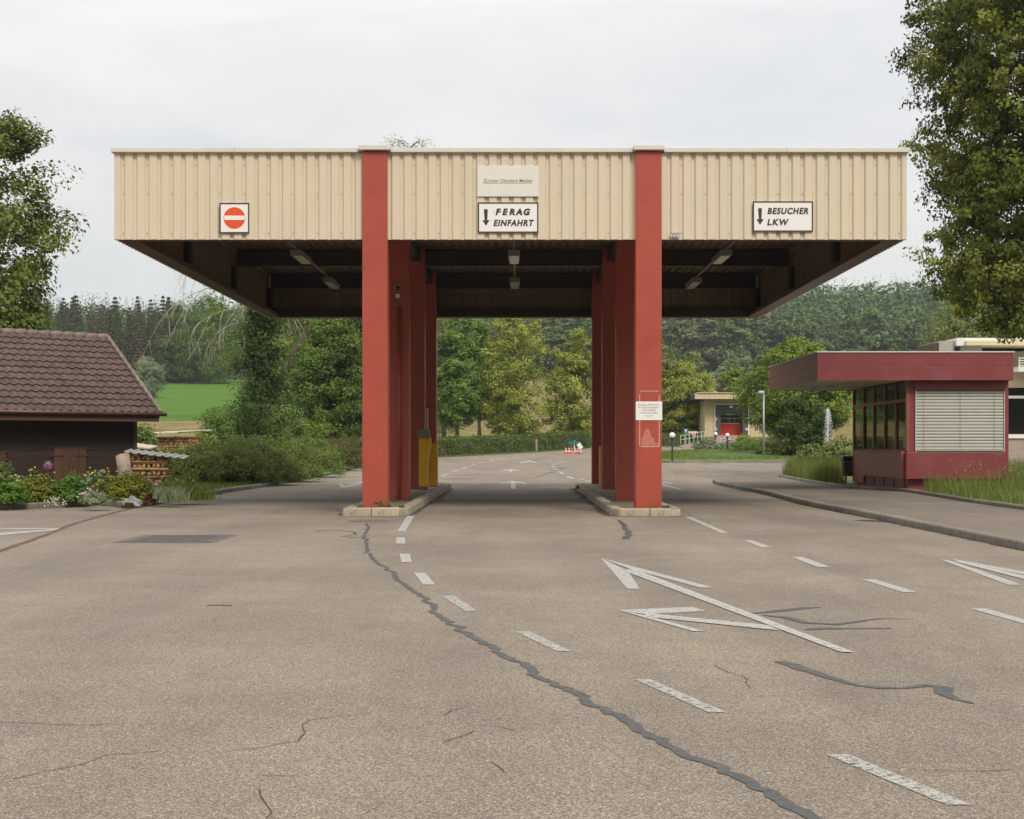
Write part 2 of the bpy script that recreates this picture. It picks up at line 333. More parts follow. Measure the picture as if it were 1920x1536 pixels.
class MB:
    def __init__(self): self.v = []; self.f = []
    def add(self, vs, fs):
        b = len(self.v); self.v += [tuple(p) for p in vs]; self.f += [tuple(b + i for i in f) for f in fs]; return self
    def box(self, x0, x1, y0, y1, z0, z1):
        return self.add([(x0, y0, z0), (x1, y0, z0), (x1, y1, z0), (x0, y1, z0), (x0, y0, z1), (x1, y0, z1), (x1, y1, z1), (x0, y1, z1)],
                        [(0, 3, 2, 1), (4, 5, 6, 7), (0, 1, 5, 4), (1, 2, 6, 5), (2, 3, 7, 6), (3, 0, 4, 7)])
    def obox(self, c, ax, ay, az):
        c = Vector(c); ax = Vector(ax); ay = Vector(ay); az = Vector(az)
        vs = [c + sx * ax + sy * ay + sz * az for sz in (-1, 1) for sx, sy in ((-1, -1), (1, -1), (1, 1), (-1, 1))]
        return self.add(vs, [(0, 3, 2, 1), (4, 5, 6, 7), (0, 1, 5, 4), (1, 2, 6, 5), (2, 3, 7, 6), (3, 0, 4, 7)])
    def tube(self, pts, rad, n=8, cap=True):
        pts = [Vector(p) for p in pts]
        if not hasattr(rad, '__len__'): rad = [rad] * len(pts)
        b = len(self.v); ref = Vector((0, 0, 1))
        for i, p in enumerate(pts):
            d = (pts[min(i + 1, len(pts) - 1)] - pts[max(i - 1, 0)])
            d = d.normalized() if d.length > 1e-9 else Vector((0, 0, 1))
            u = d.cross(ref) if abs(d.dot(ref)) < 0.98 else d.cross(Vector((1, 0, 0))); u.normalize(); w = d.cross(u)
            for k in range(n):
                a = 2 * math.pi * k / n
                self.v.append(tuple(p + (u * math.cos(a) + w * math.sin(a)) * rad[i]))
        for i in range(len(pts) - 1):
            for k in range(n):
                self.f.append((b + i * n + k, b + i * n + (k + 1) % n, b + (i + 1) * n + (k + 1) % n, b + (i + 1) * n + k))
        if cap:
            self.f.append(tuple(b + k for k in range(n))[::-1]); e = b + (len(pts) - 1) * n
            self.f.append(tuple(e + k for k in range(n)))
        return self
    def cone(self, x, y, z0, z1, r0, r1, n=12):
        return self.tube([(x, y, z0), (x, y, z1)], [r0, r1], n)
    def sphere(self, c, r, n=12, m=8):
        c = Vector(c); sc = r if hasattr(r, '__len__') else (r, r, r); vs = []; fs = []
        for i in range(m + 1):
            t = math.pi * i / m
            for k in range(n):
                a = 2 * math.pi * k / n
                vs.append((c.x + sc[0] * math.sin(t) * math.cos(a), c.y + sc[1] * math.sin(t) * math.sin(a), c.z - sc[2] * math.cos(t)))
        for i in range(m):
            for k in range(n): fs.append((i * n + k, i * n + (k + 1) % n, (i + 1) * n + (k + 1) % n, (i + 1) * n + k))
        return self.add(vs, fs)
    def prism(self, poly, z0, z1):
        n = len(poly)
        vs = [(p[0], p[1], z0) for p in poly] + [(p[0], p[1], z1) for p in poly]
        fs = [tuple(range(n))[::-1], tuple(range(n, 2 * n))] + [(i, (i + 1) % n, n + (i + 1) % n, n + i) for i in range(n)]
        return self.add(vs, fs)
    def mesh(self, name, m, smooth=False):
        me = bpy.data.meshes.new(name); me.from_pydata(self.v, [], self.f)
        bm = bmesh.new(); bm.from_mesh(me); bmesh.ops.recalc_face_normals(bm, faces=bm.faces); bm.to_mesh(me); bm.free()
        if m: me.materials.append(m)
        if smooth: me.polygons.foreach_set('use_smooth', [True] * len(me.polygons))
        return me
    def build(self, name, m, parent=None, smooth=False, bevel=0.0):
        o = bpy.data.objects.new(name, self.mesh(name, m, smooth)); link(o, parent)
        if bevel:
            b = o.modifiers.new('bevel', 'BEVEL'); b.width = bevel; b.segments = 2; b.limit_method = 'ANGLE'
        return o
def boxo(name, m, parent, *a, bevel=0.0): return MB().box(*a).build(name, m, parent, bevel=bevel)

def np_mesh(name, V, Fq, m, tint=None, smooth=False):
    me = bpy.data.meshes.new(name); V = np.asarray(V, np.float32); Fq = np.asarray(Fq, np.int32); k = Fq.shape[1]
    me.vertices.add(len(V)); me.vertices.foreach_set('co', V.ravel())
    me.loops.add(Fq.size); me.loops.foreach_set('vertex_index', Fq.ravel())
    me.polygons.add(len(Fq)); me.polygons.foreach_set('loop_start', np.arange(0, Fq.size, k, dtype=np.int32))
    if smooth: me.polygons.foreach_set('use_smooth', np.ones(len(Fq), bool))
    if tint is not None:
        a = me.attributes.new('tint', 'FLOAT', 'FACE'); a.data.foreach_set('value', np.clip(tint, 0, 1).astype(np.float32))
    me.update(calc_edges=True)
    if m: me.materials.append(m)
    return me
def nrm(a): return a / np.maximum(np.linalg.norm(a, axis=1, keepdims=True), 1e-9)
def leaves(C, N, size, aspect, rs, droop=0.3, fold=0.15):
    """Diamond leaves at C facing N."""
    n = len(C); N = nrm(N)
    A = nrm(np.cross(N, rs.normal(size=(n, 3)))); A[:, 2] -= droop; A = nrm(A)
    B = nrm(np.cross(N, A)); N2 = np.cross(A, B)
    l = (np.broadcast_to(size, n) * rs.uniform(0.7, 1.3, n))[:, None]; w = l * aspect
    lift = N2 * w * fold
    V = np.stack([C - A * l * .5, C + B * w * .5 + lift - A * l * .08, C + A * l * .5, C - B * w * .5 + lift - A * l * .08], 1).reshape(-1, 3)
    return V, np.arange(4 * n).reshape(n, 4)
def clumps_leaves(cent, rad, per, size, rs, aspect=0.6, squash=0.75, sprays=9, droop=0.3, tight=0.3, crown_c=None, tint_c=None, tint_amp=0.22):
    """Leaves gathered in sprays round clump centres. Returns V, F, tint."""
    k = len(cent); rad = np.broadcast_to(rad, k)
    d = nrm(rs.normal(size=(k, sprays, 3)).reshape(-1, 3)).reshape(k, sprays, 3)
    u = rs.uniform(0.35, 1.0, (k, sprays, 1)) ** 0.6
    sp = cent[:, None, :] + d * u * rad[:, None, None] * np.array([1, 1, squash])
    per_s = max(1, per // sprays)
    off = np.clip(rs.normal(size=(k, sprays, per_s, 3)), -1.5, 1.5) * rad[:, None, None, None] * tight * np.array([1, 1, 0.7])
    C = (sp[:, :, None, :] + off)
    out = (C - cent[:, None, None, :]).reshape(-1, 3)
    C = C.reshape(-1, 3)
    cc = cent.mean(0) if crown_c is None else crown_c
    N = nrm(out) * 0.7 + nrm(C - cc) * 0.5 + np.array([0, 0, 0.55]) + rs.normal(size=C.shape) * 0.45
    V, Fq = leaves(C, N, size, aspect, rs, droop)
    tc = (rs.uniform(-1, 1, k) * tint_amp if tint_c is None else tint_c)
    ts = rs.uniform(-1, 1, (k, sprays)) * tint_amp * 0.7
    t = 0.45 + tc[:, None, None] + ts[:, :, None] + rs.normal(size=(k, sprays, per_s)) * 0.13
    return V, Fq, t.ravel()
def env_clumps(env, h, n, rs, inner=0.5, z0=0.0):
    """Clump centres inside a crown outline env = [(height fraction, radius)]."""
    ts = np.array([e[0] for e in env]); r_ = np.array([e[1] for e in env])
    tt = np.linspace(ts[0], ts[-1], 200); w = np.interp(tt, ts, r_) ** 1.3 + 0.02; w /= w.sum()
    t = rs.choice(tt, n, p=w); a = rs.uniform(0, 2 * np.pi, n)
    rr = np.interp(t, ts, r_) * (1 - (1 - inner) * 0 - rs.uniform(0, 1, n) ** 2.2 * (1 - 0.0)) * rs.uniform(0.82, 1.08, n)
    return np.stack([rr * np.cos(a), rr * np.sin(a), z0 + t * h], 1)
def tree(name, label, cat, base, h, env, n, rc, per, size, ml, mb, tr, seed, trunk_to=0.75, limbs=14, first=0.2, aspect=0.6, droop=0.3, squash=0.75,
         group=None, sprays=9, tight=0.3, tint_amp=0.22, lean=(0, 0), rx=1.0):
    rs = np.random.RandomState(seed)
    root = thing(name, label, cat, base, 0, group)
    cen = env_clumps(env, h, n, rs); cen[:, 0] *= rx
    rad = rc * rs.uniform(0.65, 1.3, n)
    V, Fq, t = clumps_leaves(cen, rad, per, size, rs, aspect, squash, sprays, droop, tight, np.array([0, 0, h * (env[0][0] + env[-1][0]) * .45]), tint_amp=tint_amp)
    c = bpy.data.objects.new('crown', np_mesh('crown', V, Fq, ml, t)); link(c, root)
    mbd = MB(); pts = []; rr = []
    for i in range(7):
        s = i / 6; pts.append((math.sin(s * 5 + seed) * 0.02 * h * s + lean[0] * s, math.cos(s * 4 + seed) * 0.02 * h * s + lean[1] * s, s * h * trunk_to - (0.15 if i == 0 else 0)))
        rr.append(tr * (1 - 0.8 * s) * (1.35 if i == 0 else 1))
    mbd.tube(pts, rr, 9)
    idx = rs.choice(n, min(limbs, n), replace=False)
    for i in idx:
        e = Vector(cen[i]); s = min(0.95, max(first / trunk_to, (e.z - 0.55 * math.hypot(e.x, e.y)) / (h * trunk_to)))
        k = min(5, int(s * 6)); f_ = s * 6 - k
        b0 = Vector(pts[k]).lerp(Vector(pts[k + 1]), f_); r0 = tr * (1 - 0.8 * s) * 0.5
        m1 = b0.lerp(e, 0.5) + Vector((0, 0, 0.06 * h * rs.uniform(-.3, 1)))
        mbd.tube([b0, b0.lerp(m1, .5), m1, m1.lerp(e, .55), e], [r0, r0 * .8, r0 * .6, r0 * .4, r0 * .2], 5)
    mbd.build('trunk', mb, root, True)
    return root
def shrub(name, label, cat, c, rx, ry, h, n, per, size, ml, seed, group=None, aspect=0.5, droop=0.1, rc=None, rz_=0.0, flat=False, tint_amp=0.2, stems=True):
    rs = np.random.RandomState(seed); root = thing(name, label, cat, c, rz_, group)
    d = rs.uniform(-1, 1, (n * 3, 2)); d = d[(d ** 2).sum(1) < 1][:n]; k = len(d)
    top = np.sqrt(np.clip(1 - (d ** 2).sum(1), 0.05, 1)) if not flat else np.ones(k)
    z = h * top * rs.uniform(0.25, 0.88, k)
    cen = np.stack([d[:, 0] * rx * .9, d[:, 1] * ry * .9, z], 1)
    r_ = rc or min(rx, ry, h) * 0.38
    V, Fq, t = clumps_leaves(cen, r_ * rs.uniform(.7, 1.2, k), per, size, rs, aspect, 0.9, 7, droop, 0.35, np.array([0, 0, h * .1]), tint_amp=tint_amp)
    V[:, 2] = np.maximum(V[:, 2], 0.0)
    link(bpy.data.objects.new('foliage', np_mesh('foliage', V, Fq, ml, t)), root)
    if stems:
        sm = MB()
        for i in range(0, k, max(1, k // 12)):
            e = Vector(cen[i]); b = Vector((e.x * .3, e.y * .3, -.02)); sm.tube([b, b.lerp(e, .5) + Vector((0, 0, .04)), e], [0.02 * h + .004, .014 * h + .003, .006 * h + .002], 5)
        sm.build('stem', M['bark'], root)
    return root
def in_poly(x, y, poly):
    poly = [(p[0], p[1]) for p in poly]; ins = np.zeros(len(x), bool); n = len(poly)
    for i in range(n):
        x1, y1 = poly[i]; x2, y2 = poly[(i + 1) % n]
        if y1 == y2: continue
        c = ((y1 > y) != (y2 > y)) & (x < (x2 - x1) * (y - y1) / (y2 - y1) + x1); ins ^= c
    return ins
def blades(P0, hgt, width, lean, rs, tint=None):
    n = len(P0); a = rs.uniform(0, 2 * np.pi, n); h_ = hgt * rs.uniform(.55, 1.25, n)
    side = np.stack([np.cos(a), np.sin(a), np.zeros(n)], 1) * (width * rs.uniform(.7, 1.3, n))[:, None]
    b = rs.uniform(0, 2 * np.pi, n); ld = np.stack([np.cos(b), np.sin(b), np.zeros(n)], 1) * (h_ * lean * rs.uniform(0.2, 1.2, n))[:, None]
    up = np.zeros((n, 3)); up[:, 2] = h_
    m = P0 + up * .6 + ld * .35; tp = P0 + up + ld
    V = np.stack([P0 - side, P0 + side, m + side * .7, m - side * .7, tp], 1).reshape(-1, 3)
    i5 = np.arange(n) * 5
    F4 = np.stack([i5, i5 + 1, i5 + 2, i5 + 3], 1); F3 = np.stack([i5 + 3, i5 + 2, i5 + 4, i5 + 4], 1)
    t = rs.uniform(0.1, 0.9, n) if tint is None else tint
    # triangles stored as thin quads would be degenerate: make the tip two vertices
    V2 = np.concatenate([V, (tp + side * .12)]); F3[:, 3] = np.arange(n) + 5 * n; F3 = F3[:, [0, 1, 3, 2]]
    return V2, np.concatenate([F4, F3]), np.concatenate([t, np.clip(t + .08, 0, 1)])
def text_mesh(body, size, m, shear=0.0, bold=0.0, ax='LEFT', spacing=1.0, depth=0.002, xs=1.0):
    c = bpy.data.curves.new('txt', 'FONT'); c.body = body; c.size = size; c.shear = shear; c.offset = bold; c.align_x = ax; c.extrude = depth
    c.space_character = spacing; c.resolution_u = 3
    o = bpy.data.objects.new('txt', c); COL.objects.link(o)
    dg = bpy.context.evaluated_depsgraph_get()
    me = bpy.data.meshes.new_from_object(o.evaluated_get(dg)); COL.objects.unlink(o); bpy.data.objects.remove(o)
    me.transform(Matrix.Diagonal((xs, 1, 1, 1)).to_4x4()); me.transform(Matrix.Rotation(R(90), 4, 'X'))
    me.materials.clear(); me.materials.append(m); return me

# ================================================================== SETTING: ground
xs = np.unique(np.concatenate([np.linspace(-750, -120, 36), np.linspace(-120, 120, 81), np.linspace(120, 750, 36)]))
ys = np.unique(np.concatenate([np.linspace(-320, -60, 27), np.linspace(-60, 140, 81), np.linspace(140, 500, 91), np.linspace(500, 1100, 61)]))
gx, gy = np.meshgrid(xs, ys); gz = land_z(gx, gy)
rsn = np.random.RandomState(1)
gz = gz + np.where(gy > 150, np.sin(gx * .05) * .25 + np.sin(gx * .13 + gy * .07) * .1, 0)
nx, ny = len(xs), len(ys); ii = np.arange(nx * ny).reshape(ny, nx)
Fq = np.stack([ii[:-1, :-1], ii[:-1, 1:], ii[1:, 1:], ii[1:, :-1]], -1).reshape(-1, 4)
def terrain_mat():
    m, nt, bs = new_mat('terrain_meadow'); bs.inputs['Roughness'].default_value = 0.95; bs.inputs['Specular IOR Level'].default_value = 0.1
    tc = nod(nt, 'ShaderNodeTexCoord'); sx = nod(nt, 'ShaderNodeSeparateXYZ'); nt.links.new(tc.outputs['Object'], sx.inputs[0])
    wob = noise(nt, 0.02, 3); wm = nod(nt, 'ShaderNodeMath', operation='MULTIPLY_ADD'); wm.inputs[1].default_value = 24
    nt.links.new(wob.outputs['Fac'], wm.inputs[0]); nt.links.new(sx.outputs['Y'], wm.inputs[2])
    g1 = noise(nt, 0.6, 6, 0.7, stretch=(1, 0.25, 1)); g2 = noise(nt, 3.0, 5, 0.7)
    dry = ramp(nt, g1.outputs['Fac'], [(0.3, (0.17, 0.145, 0.055)), (0.7, (0.30, 0.245, 0.105))])
    grn = ramp(nt, g1.outputs['Fac'], [(0.3, (0.070, 0.155, 0.020)), (0.7, (0.105, 0.205, 0.032))])
    mow = noise(nt, 1.0, 3, 0.6, stretch=(0.012, 0.35, 1)); mr_ = ramp(nt, mow.outputs['Fac'], [(0.35, (0.82, 0.86, 0.8)), (0.65, (1.12, 1.08, 1.1))])
    flo = ramp(nt, g2.outputs['Fac'], [(0.3, (0.018, 0.022, 0.010)), (0.7, (0.04, 0.045, 0.02))])
    f1 = nod(nt, 'ShaderNodeMapRange'); f1.inputs['From Min'].default_value = 203; f1.inputs['From Max'].default_value = 206; nt.links.new(wm.outputs[0], f1.inputs[0])
    f2 = nod(nt, 'ShaderNodeMapRange'); f2.inputs['From Min'].default_value = 372; f2.inputs['From Max'].default_value = 380; nt.links.new(wm.outputs[0], f2.inputs[0])
    fx1 = nod(nt, 'ShaderNodeMapRange'); fx1.inputs['From Min'].default_value = -22; fx1.inputs['From Max'].default_value = -27; nt.links.new(sx.outputs['X'], fx1.inputs[0])
    fm = nod(nt, 'ShaderNodeMath', operation='MULTIPLY'); nt.links.new(f1.outputs[0], fm.inputs[0]); nt.links.new(fx1.outputs[0], fm.inputs[1])
    o = mixc(nt, 1.0, mixc(nt, fm.outputs[0], dry.outputs[0], grn.outputs[0]), mr_.outputs[0], 'MULTIPLY'); o = mixc(nt, f2.outputs[0], o, flo.outputs[0])
    f3 = nod(nt, 'ShaderNodeMapRange'); f3.inputs['From Min'].default_value = -70; f3.inputs['From Max'].default_value = -90; nt.links.new(sx.outputs['Y'], f3.inputs[0]); o = mixc(nt, f3.outputs[0], o, flo.outputs[0])  # dark floor tone on the added, unseen hill behind the camera
    nt.links.new(o, bs.inputs['Base Color']); bump(nt, bs, g2.outputs['Fac'], 0.8, 0.3); return m
terr = bpy.data.objects.new('terrain', np_mesh('terrain', np.stack([gx, gy, gz], -1).reshape(-1, 3), Fq, terrain_mat(), None, True)); link(terr); terr['kind'] = 'structure'

# road sheet
xs = np.linspace(-60, 60, 41); ys = np.linspace(-14, 128, 95); gx, gy = np.meshgrid(xs, ys); gz = road_z(gy)
nx, ny = len(xs), len(ys); ii = np.arange(nx * ny).reshape(ny, nx)
Fq = np.stack([ii[:-1, :-1], ii[:-1, 1:], ii[1:, 1:], ii[1:, :-1]], -1).reshape(-1, 4)
road = bpy.data.objects.new('road', np_mesh('road', np.stack([gx, gy, gz], -1).reshape(-1, 3), Fq, M['asphalt'])); link(road); road['kind'] = 'structure'

def slab(name, poly, dz, m, parent=None, cuts=5.0, bulge=0.0, depth=0.3):
    """Raised ground sheet over a world polygon, following the road's rise."""
    bm = bmesh.new(); vs = [bm.verts.new((p[0], p[1], 0)) for p in poly]
    f = bm.faces.new(vs); bm.normal_update()
    if f.normal.z < 0: f.normal_flip()
    bmesh.ops.triangulate(bm, faces=bm.faces[:])
    for _ in range(6):
        es = [e for e in bm.edges if e.calc_length() > cuts]
        if not es: break
        bmesh.ops.subdivide_edges(bm, edges=es, cuts=1); bmesh.ops.triangulate(bm, faces=[q for q in bm.faces if len(q.verts) > 4])
        bmesh.ops.triangulate(bm, faces=bm.faces[:])
    bnd = {v for e in bm.edges if e.is_boundary for v in e.verts}
    pts = [v.co.copy() for v in bnd]
    for v in bm.verts:
        d = min((v.co - p).length for p in pts) if bulge else 0
        v.co.z = rz(v.co.y) + dz + bulge * min(1, d / 4.0)
    ext = bmesh.ops.extrude_edge_only(bm, edges=[e for e in bm.edges if e.is_boundary])
    for v in [g for g in ext['geom'] if isinstance(g, bmesh.types.BMVert)]: v.co.z -= depth
    bmesh.ops.recalc_face_normals(bm, faces=bm.faces[:])
    me = bpy.data.meshes.new(name); bm.to_mesh(me); bm.free(); me.materials.append(m)
    o = bpy.data.objects.new(name, me); link(o, parent); o['kind'] = 'structure'; return o
def xy(px, py, dz=0.0): g = G(px, py, dz); return (g.x, g.y)

bed_edge = [xy(-260, 966), xy(0, 956.5), xy(100, 952.5), xy(185, 948), xy(215, 949.5), xy(238, 954)]
soil_edge = [xy(262, 952), xy(300, 945), xy(340, 939), xy(382, 931)]
verge_edge = [xy(382, 931), xy(430, 923), xy(490, 914), xy(550, 904.5)]
bush_edge = [xy(550, 904.5), xy(600, 895), xy(640, 885.5), xy(680, 875), xy(740, 866), xy(820, 858)]
hedge_edge = [xy(820, 858), xy(900, 854), xy(1010, 848), xy(1060, 844), xy(1108, 840)]
left_land = bed_edge + soil_edge + verge_edge[1:] + bush_edge[1:] + hedge_edge[1:] + [(12, 124.5), (60, 126), (60, 140), (-60, 140), (-60, 27)]
slab('grass_verge', left_land, 0.09, M['lawn'])
bed_poly = bed_edge + soil_edge + [xy(395, 912, .1), xy(335, 903, .1), (-8.3, 40), (-16, 34), (-18, 27)]
slab('flower_bed', bed_poly, 0.105, M['soil'], bulge=0.06)
lawn_front = [xy(1188, 864), xy(1200, 867), xy(1235, 868), xy(1330, 868), xy(1420, 868), xy(1510, 867)]
lawn_poly = lawn_front + [(45, 84), (45, 123), (20.5, 123), (15.6, 112), xy(1240, 851), xy(1200, 857)]
slab('lawn', lawn_poly, 0.10, M['lawn'], bulge=0.22)
kerb_line = [xy(1338, 899, .09), xy(1346, 903.5, .09), xy(1385, 911, .09), xy(1440, 921, .09), xy(1497, 936, .09), xy(1560, 948, .09), xy(1635, 961, .09), xy(1710, 976, .09), xy(1784, 990, .09), xy(1860, 1005, .09), xy(1930, 1018.5, .09), xy(2050, 1043, .09), xy(2250, 1085, .09)]
back_line = [xy(1461, 893.5, .09), xy(1511, 903.6, .09), xy(1560, 911, .09), xy(1592, 915, .09), xy(1698, 922, .09), xy(1728, 927, .09), xy(1812, 941, .09), xy(1920, 956, .09), xy(2100, 980, .09), xy(2350, 1012, .09)]
slab('pavement', kerb_line + back_line[::-1] + [xy(1400, 896, .09)], 0.09, M['pave'])
right_land = back_line + [(60, back_line[-1][1]), (60, 58), (14, 58), xy(1500, 884, .09), xy(1470, 888.5, .09)]
slab('grass_bank', right_land, 0.12, M['lawn'], bulge=0.05)

# kerbs: every stone a part
def stone_mesh(L, w, h, m, name='kerb_stone'):
    c = 0.018; mb = MB(); g = L / 2 - 0.006
    prof = [(0, -h), (0, -c), (c, 0), (w - c * .6, 0), (w, -c * .6), (w, -h)]
    vs = [(x, p[0], p[1]) for x in (-g, g) for p in prof]; n = len(prof)
    fs = [tuple(range(n)), tuple(range(n, 2 * n))[::-1]] + [(i, n + i, n + (i + 1) % n, (i + 1) % n) for i in range(n)]
    mb.add(vs, fs); return mb.mesh(name, m)
def resample(pts, step):
    pts = [Vector((p[0], p[1], 0)) for p in pts]; out = [pts[0]]; acc = 0
    for a, b in zip(pts, pts[1:]):
        L = (b - a).length; t = step - acc
        while t <= L: out.append(a.lerp(b, t / L)); t += step
        acc = (acc + L) % step
    return out
def kerb(label_name, pts, step, w, h, dz, m, side=1, jig=0.004):
    root = struct(label_name); me = stone_mesh(step, w, h, m); q = resample(pts, step)
    for a, b in zip(q, q[1:]):
        mid = (a + b) / 2; d = b - a; ang = math.atan2(d.y, d.x)
        if side < 0: ang += math.pi
        mid = mid + Vector((math.sin(ang), -math.cos(ang), 0)) * .03
        inst('kerb_stone', me, root, (mid.x, mid.y, rz(mid.y) + dz + rnd.uniform(-jig, jig)), (rnd.uniform(-.01, .01), -math.atan2(rz(b.y) - rz(a.y), d.length) if side > 0 else math.atan2(rz(b.y) - rz(a.y), d.length), ang + rnd.uniform(-.012, .012)), (d.length / step, 1, 1))
    return root
kerb('bed_kerb', bed_edge, 0.55, 0.09, 0.2, 0.115, M['kerb'])
kerb('verge_kerb', verge_edge, 0.8, 0.12, 0.2, 0.105, M['kerb'])
kerb('lawn_kerb', lawn_front, 1.0, 0.16, 0.25, 0.115, M['kerb'])
kerb('pavement_kerb', kerb_line, 0.95, 0.14, 0.25, 0.098, M['kerb'])
kerb('bank_kerb', back_line, 1.0, 0.10, 0.25, 0.165, M['kerb'])

# ------------------------------------------------------------------ road markings and seals (parts of the road)
def sheet_px(name, poly, m, dz=0.004, dzp=0.0):
    pts = [G(p[0], p[1]) for p in poly]
    mb = MB(); mb.add([(p.x, p.y, p.z + dz) for p in pts], [tuple(range(len(pts)))])
    return mb.build(name, m, road)
def quad_dash(tl, tr, bl, br, m, name='lane_dash'): return sheet_px(name, [tl, tr, br, bl], m)
for a in [((763, 968), (777, 968), (745, 997), (760, 997)), ((743, 1008), (759, 1008), (743, 1020), (760, 1020)), ((749, 1039), (768, 1039), (753, 1055), (772, 1055)),
          ((776, 1075), (797, 1075), (793, 1097), (816, 1097))]: quad_dash(*a, M['paint'])
for a in [((827, 1118), (852, 1118), (873, 1147), (896, 1147)), ((966, 1185), (994, 1185), (1043, 1222), (1070, 1222)),
          ((1190, 1275), (1220, 1275), (1328, 1337), (1361, 1337)), ((1548, 1416), (1590, 1416), (1775, 1511), (1822, 1511))]: quad_dash(*a, M['paint_worn'])
for a in [((1285, 970), (1296, 970), (1352, 1000), (1366, 1000)), ((1394, 1014), (1411, 1014), (1428, 1027), (1447, 1027)), ((1484, 1045), (1505, 1045), (1533, 1064), (1557, 1064)),
          ((1615, 1087), (1640, 1087), (1692, 1111), (1719, 1111)), ((1820, 1142), (1848, 1142), (1935, 1175), (1965, 1175))]: quad_dash(*a, M['paint'])
def arrow_of(polys, m=None):
    mb = MB()
    for k, poly in enumerate(polys):
        pts = [G(p[0], p[1]) for p in poly]; mb.add([(p.x, p.y, p.z + 0.004 + 0.0012 * k) for p in pts], [tuple(range(len(pts)))])
    return mb.build('lane_arrow', m or M['paint'], road)
arrow_of([[(1126, 1047), (1178, 1072), (1200, 1105.5), (1176, 1104.5)], [(1126, 1047), (1340, 1103.5), (1313, 1103), (1180, 1067)],
          [(1186, 1067), (1601, 1224.5), (1577, 1224.5), (1168, 1071)]])
arrow_of([[(1158, 1145), (1297, 1139), (1323, 1146.5), (1211, 1153)], [(1158, 1145), (1211, 1155), (1321, 1185), (1299, 1185)], [(1208, 1151), (1440, 1174), (1464, 1184), (1212, 1158)]])
arrow_of([[(1761, 1049), (1786, 1053), (1917, 1097.5), (1891, 1097.5)], [(1781, 1048), (1970, 1082), (1970, 1088), (1800, 1055)], [(1786, 1053), (1805, 1055), (1980, 1093), (1975, 1101)]])
arrow_of([[(-50, 990), (0, 990.6), (114, 991.6), (112, 993.2), (0, 992.6), (-50, 992.4)], [(-50, 1009), (0, 1000.5), (114, 992), (100, 995.3), (0, 1004.6), (-50, 1014)]])
arrow_of([[(635, 908.3), (641, 907.6), (648, 913.2), (641, 914.8)], [(641, 912.6), (690, 900.5), (693, 902.5), (645, 914.5)], [(645, 913), (690, 907.5), (690, 909), (643, 914.8)]])
def zz(l): return [(820 + x / 3, 840 + y / 3) for x, y in l]
arrow_of([zz([(348, 197), (412, 186), (425, 184), (438, 187), (503, 199), (490, 202.5), (425, 191), (362, 201)]), zz([(412, 187), (438, 187), (443, 231), (415, 231)])])
arrow_of([zz([(360, 126), (415, 119), (465, 127), (452, 129.5), (414, 124), (374, 129.5)]), zz([(406, 122), (420, 122), (422, 137), (406, 137)])])
arrow_of([zz([(460, 83), (515, 71.5), (568, 82), (555, 85), (515, 77), (473, 86)])])
far_d = [((25, 157), (60, 147)), ((85, 134), (118, 125)), ((140, 117), (170, 108)), ((185, 99), (210, 93)), ((228, 86), (260, 79)), ((288, 75), (318, 68)), ((355, 66), (390, 59)),
         ((430, 56), (468, 51)), ((512, 48), (550, 43)), ((592, 40), (630, 36)), ((680, 83), (705, 78)), ((652, 95), (668, 89)), ((645, 103), (660, 110)), ((662, 119), (680, 126)),
         ((685, 134), (708, 146)), ((728, 159), (765, 173)), ((795, 175), (828, 180)), ((830, 182), (868, 189))]
def stroke(name, p, q, wpx, m):
    a = G(*p); b = G(*q); d = (b - a); d.z = 0; d.normalize(); s = Vector((-d.y, d.x, 0)) * wpx
    mb = MB(); mb.add([a + s + Vector((0, 0, .004)), a - s + Vector((0, 0, .004)), b - s + Vector((0, 0, .004)), b + s + Vector((0, 0, .004))], [(0, 1, 2, 3)]); return mb.build(name, m, road)
for a, b in far_d: stroke('lane_dash', zz([a])[0], zz([b])[0], 0.075, M['paint'])
for a, b in [((1265, 124), (1285, 131)), ((1305, 135), (1335, 142)), ((1350, 147), (1390, 154)), ((1408, 155), (1455, 164)), ((1470, 170), (1527, 183)), ((1330, 107), (1360, 112)),
             ((1405, 115), (1445, 122)), ((1460, 122), (1500, 130)), ((1520, 133), (1560, 143)), ((1595, 150), (1640, 158)), ((720, 77), (865, 100))]:
    stroke('yellow_dash', zz([a])[0], zz([b])[0], 0.06, M['paint_y'])
for a, b in [((1262, 193), (1325, 202)), ((1262, 207), (1375, 236))]: stroke('lane_line', zz([a])[0], zz([b])[0], 0.07, M['paint'])
def ribbon(name, pts, widths, m, jit=0.02, dz=0.003, step=0.12, seed=3):
    rr = random.Random(seed); w_ = [G(*p) for p in pts]; L = []; R_ = []
    dense = []
    for i in range(len(w_) - 1):
        k = max(1, int((w_[i + 1] - w_[i]).length / step))
        for j in range(k):
            t = j / k; dense.append((w_[i].lerp(w_[i + 1], t), widths[i] * (1 - t) + widths[i + 1] * t))
    dense.append((w_[-1], widths[-1])); mb = MB(); n = len(dense); off = 0
    for i, (p, w) in enumerate(dense):
        d = dense[min(i + 1, n - 1)][0] - dense[max(0, i - 1)][0]; d.z = 0
        s = Vector((-d.y, d.x, 0)).normalized(); off = off * .6 + rr.uniform(-jit, jit)
        wl = w * rr.uniform(.75, 1.2) * .5; wr = w * rr.uniform(.75, 1.2) * .5
        mb.v += [tuple(p + s * (wl + off) + Vector((0, 0, dz))), tuple(p - s * (wr - off) + Vector((0, 0, dz)))]
    mb.f += [(2 * i, 2 * i + 1, 2 * i + 3, 2 * i + 2) for i in range(n - 1)]
    return mb.build(name, m, road)
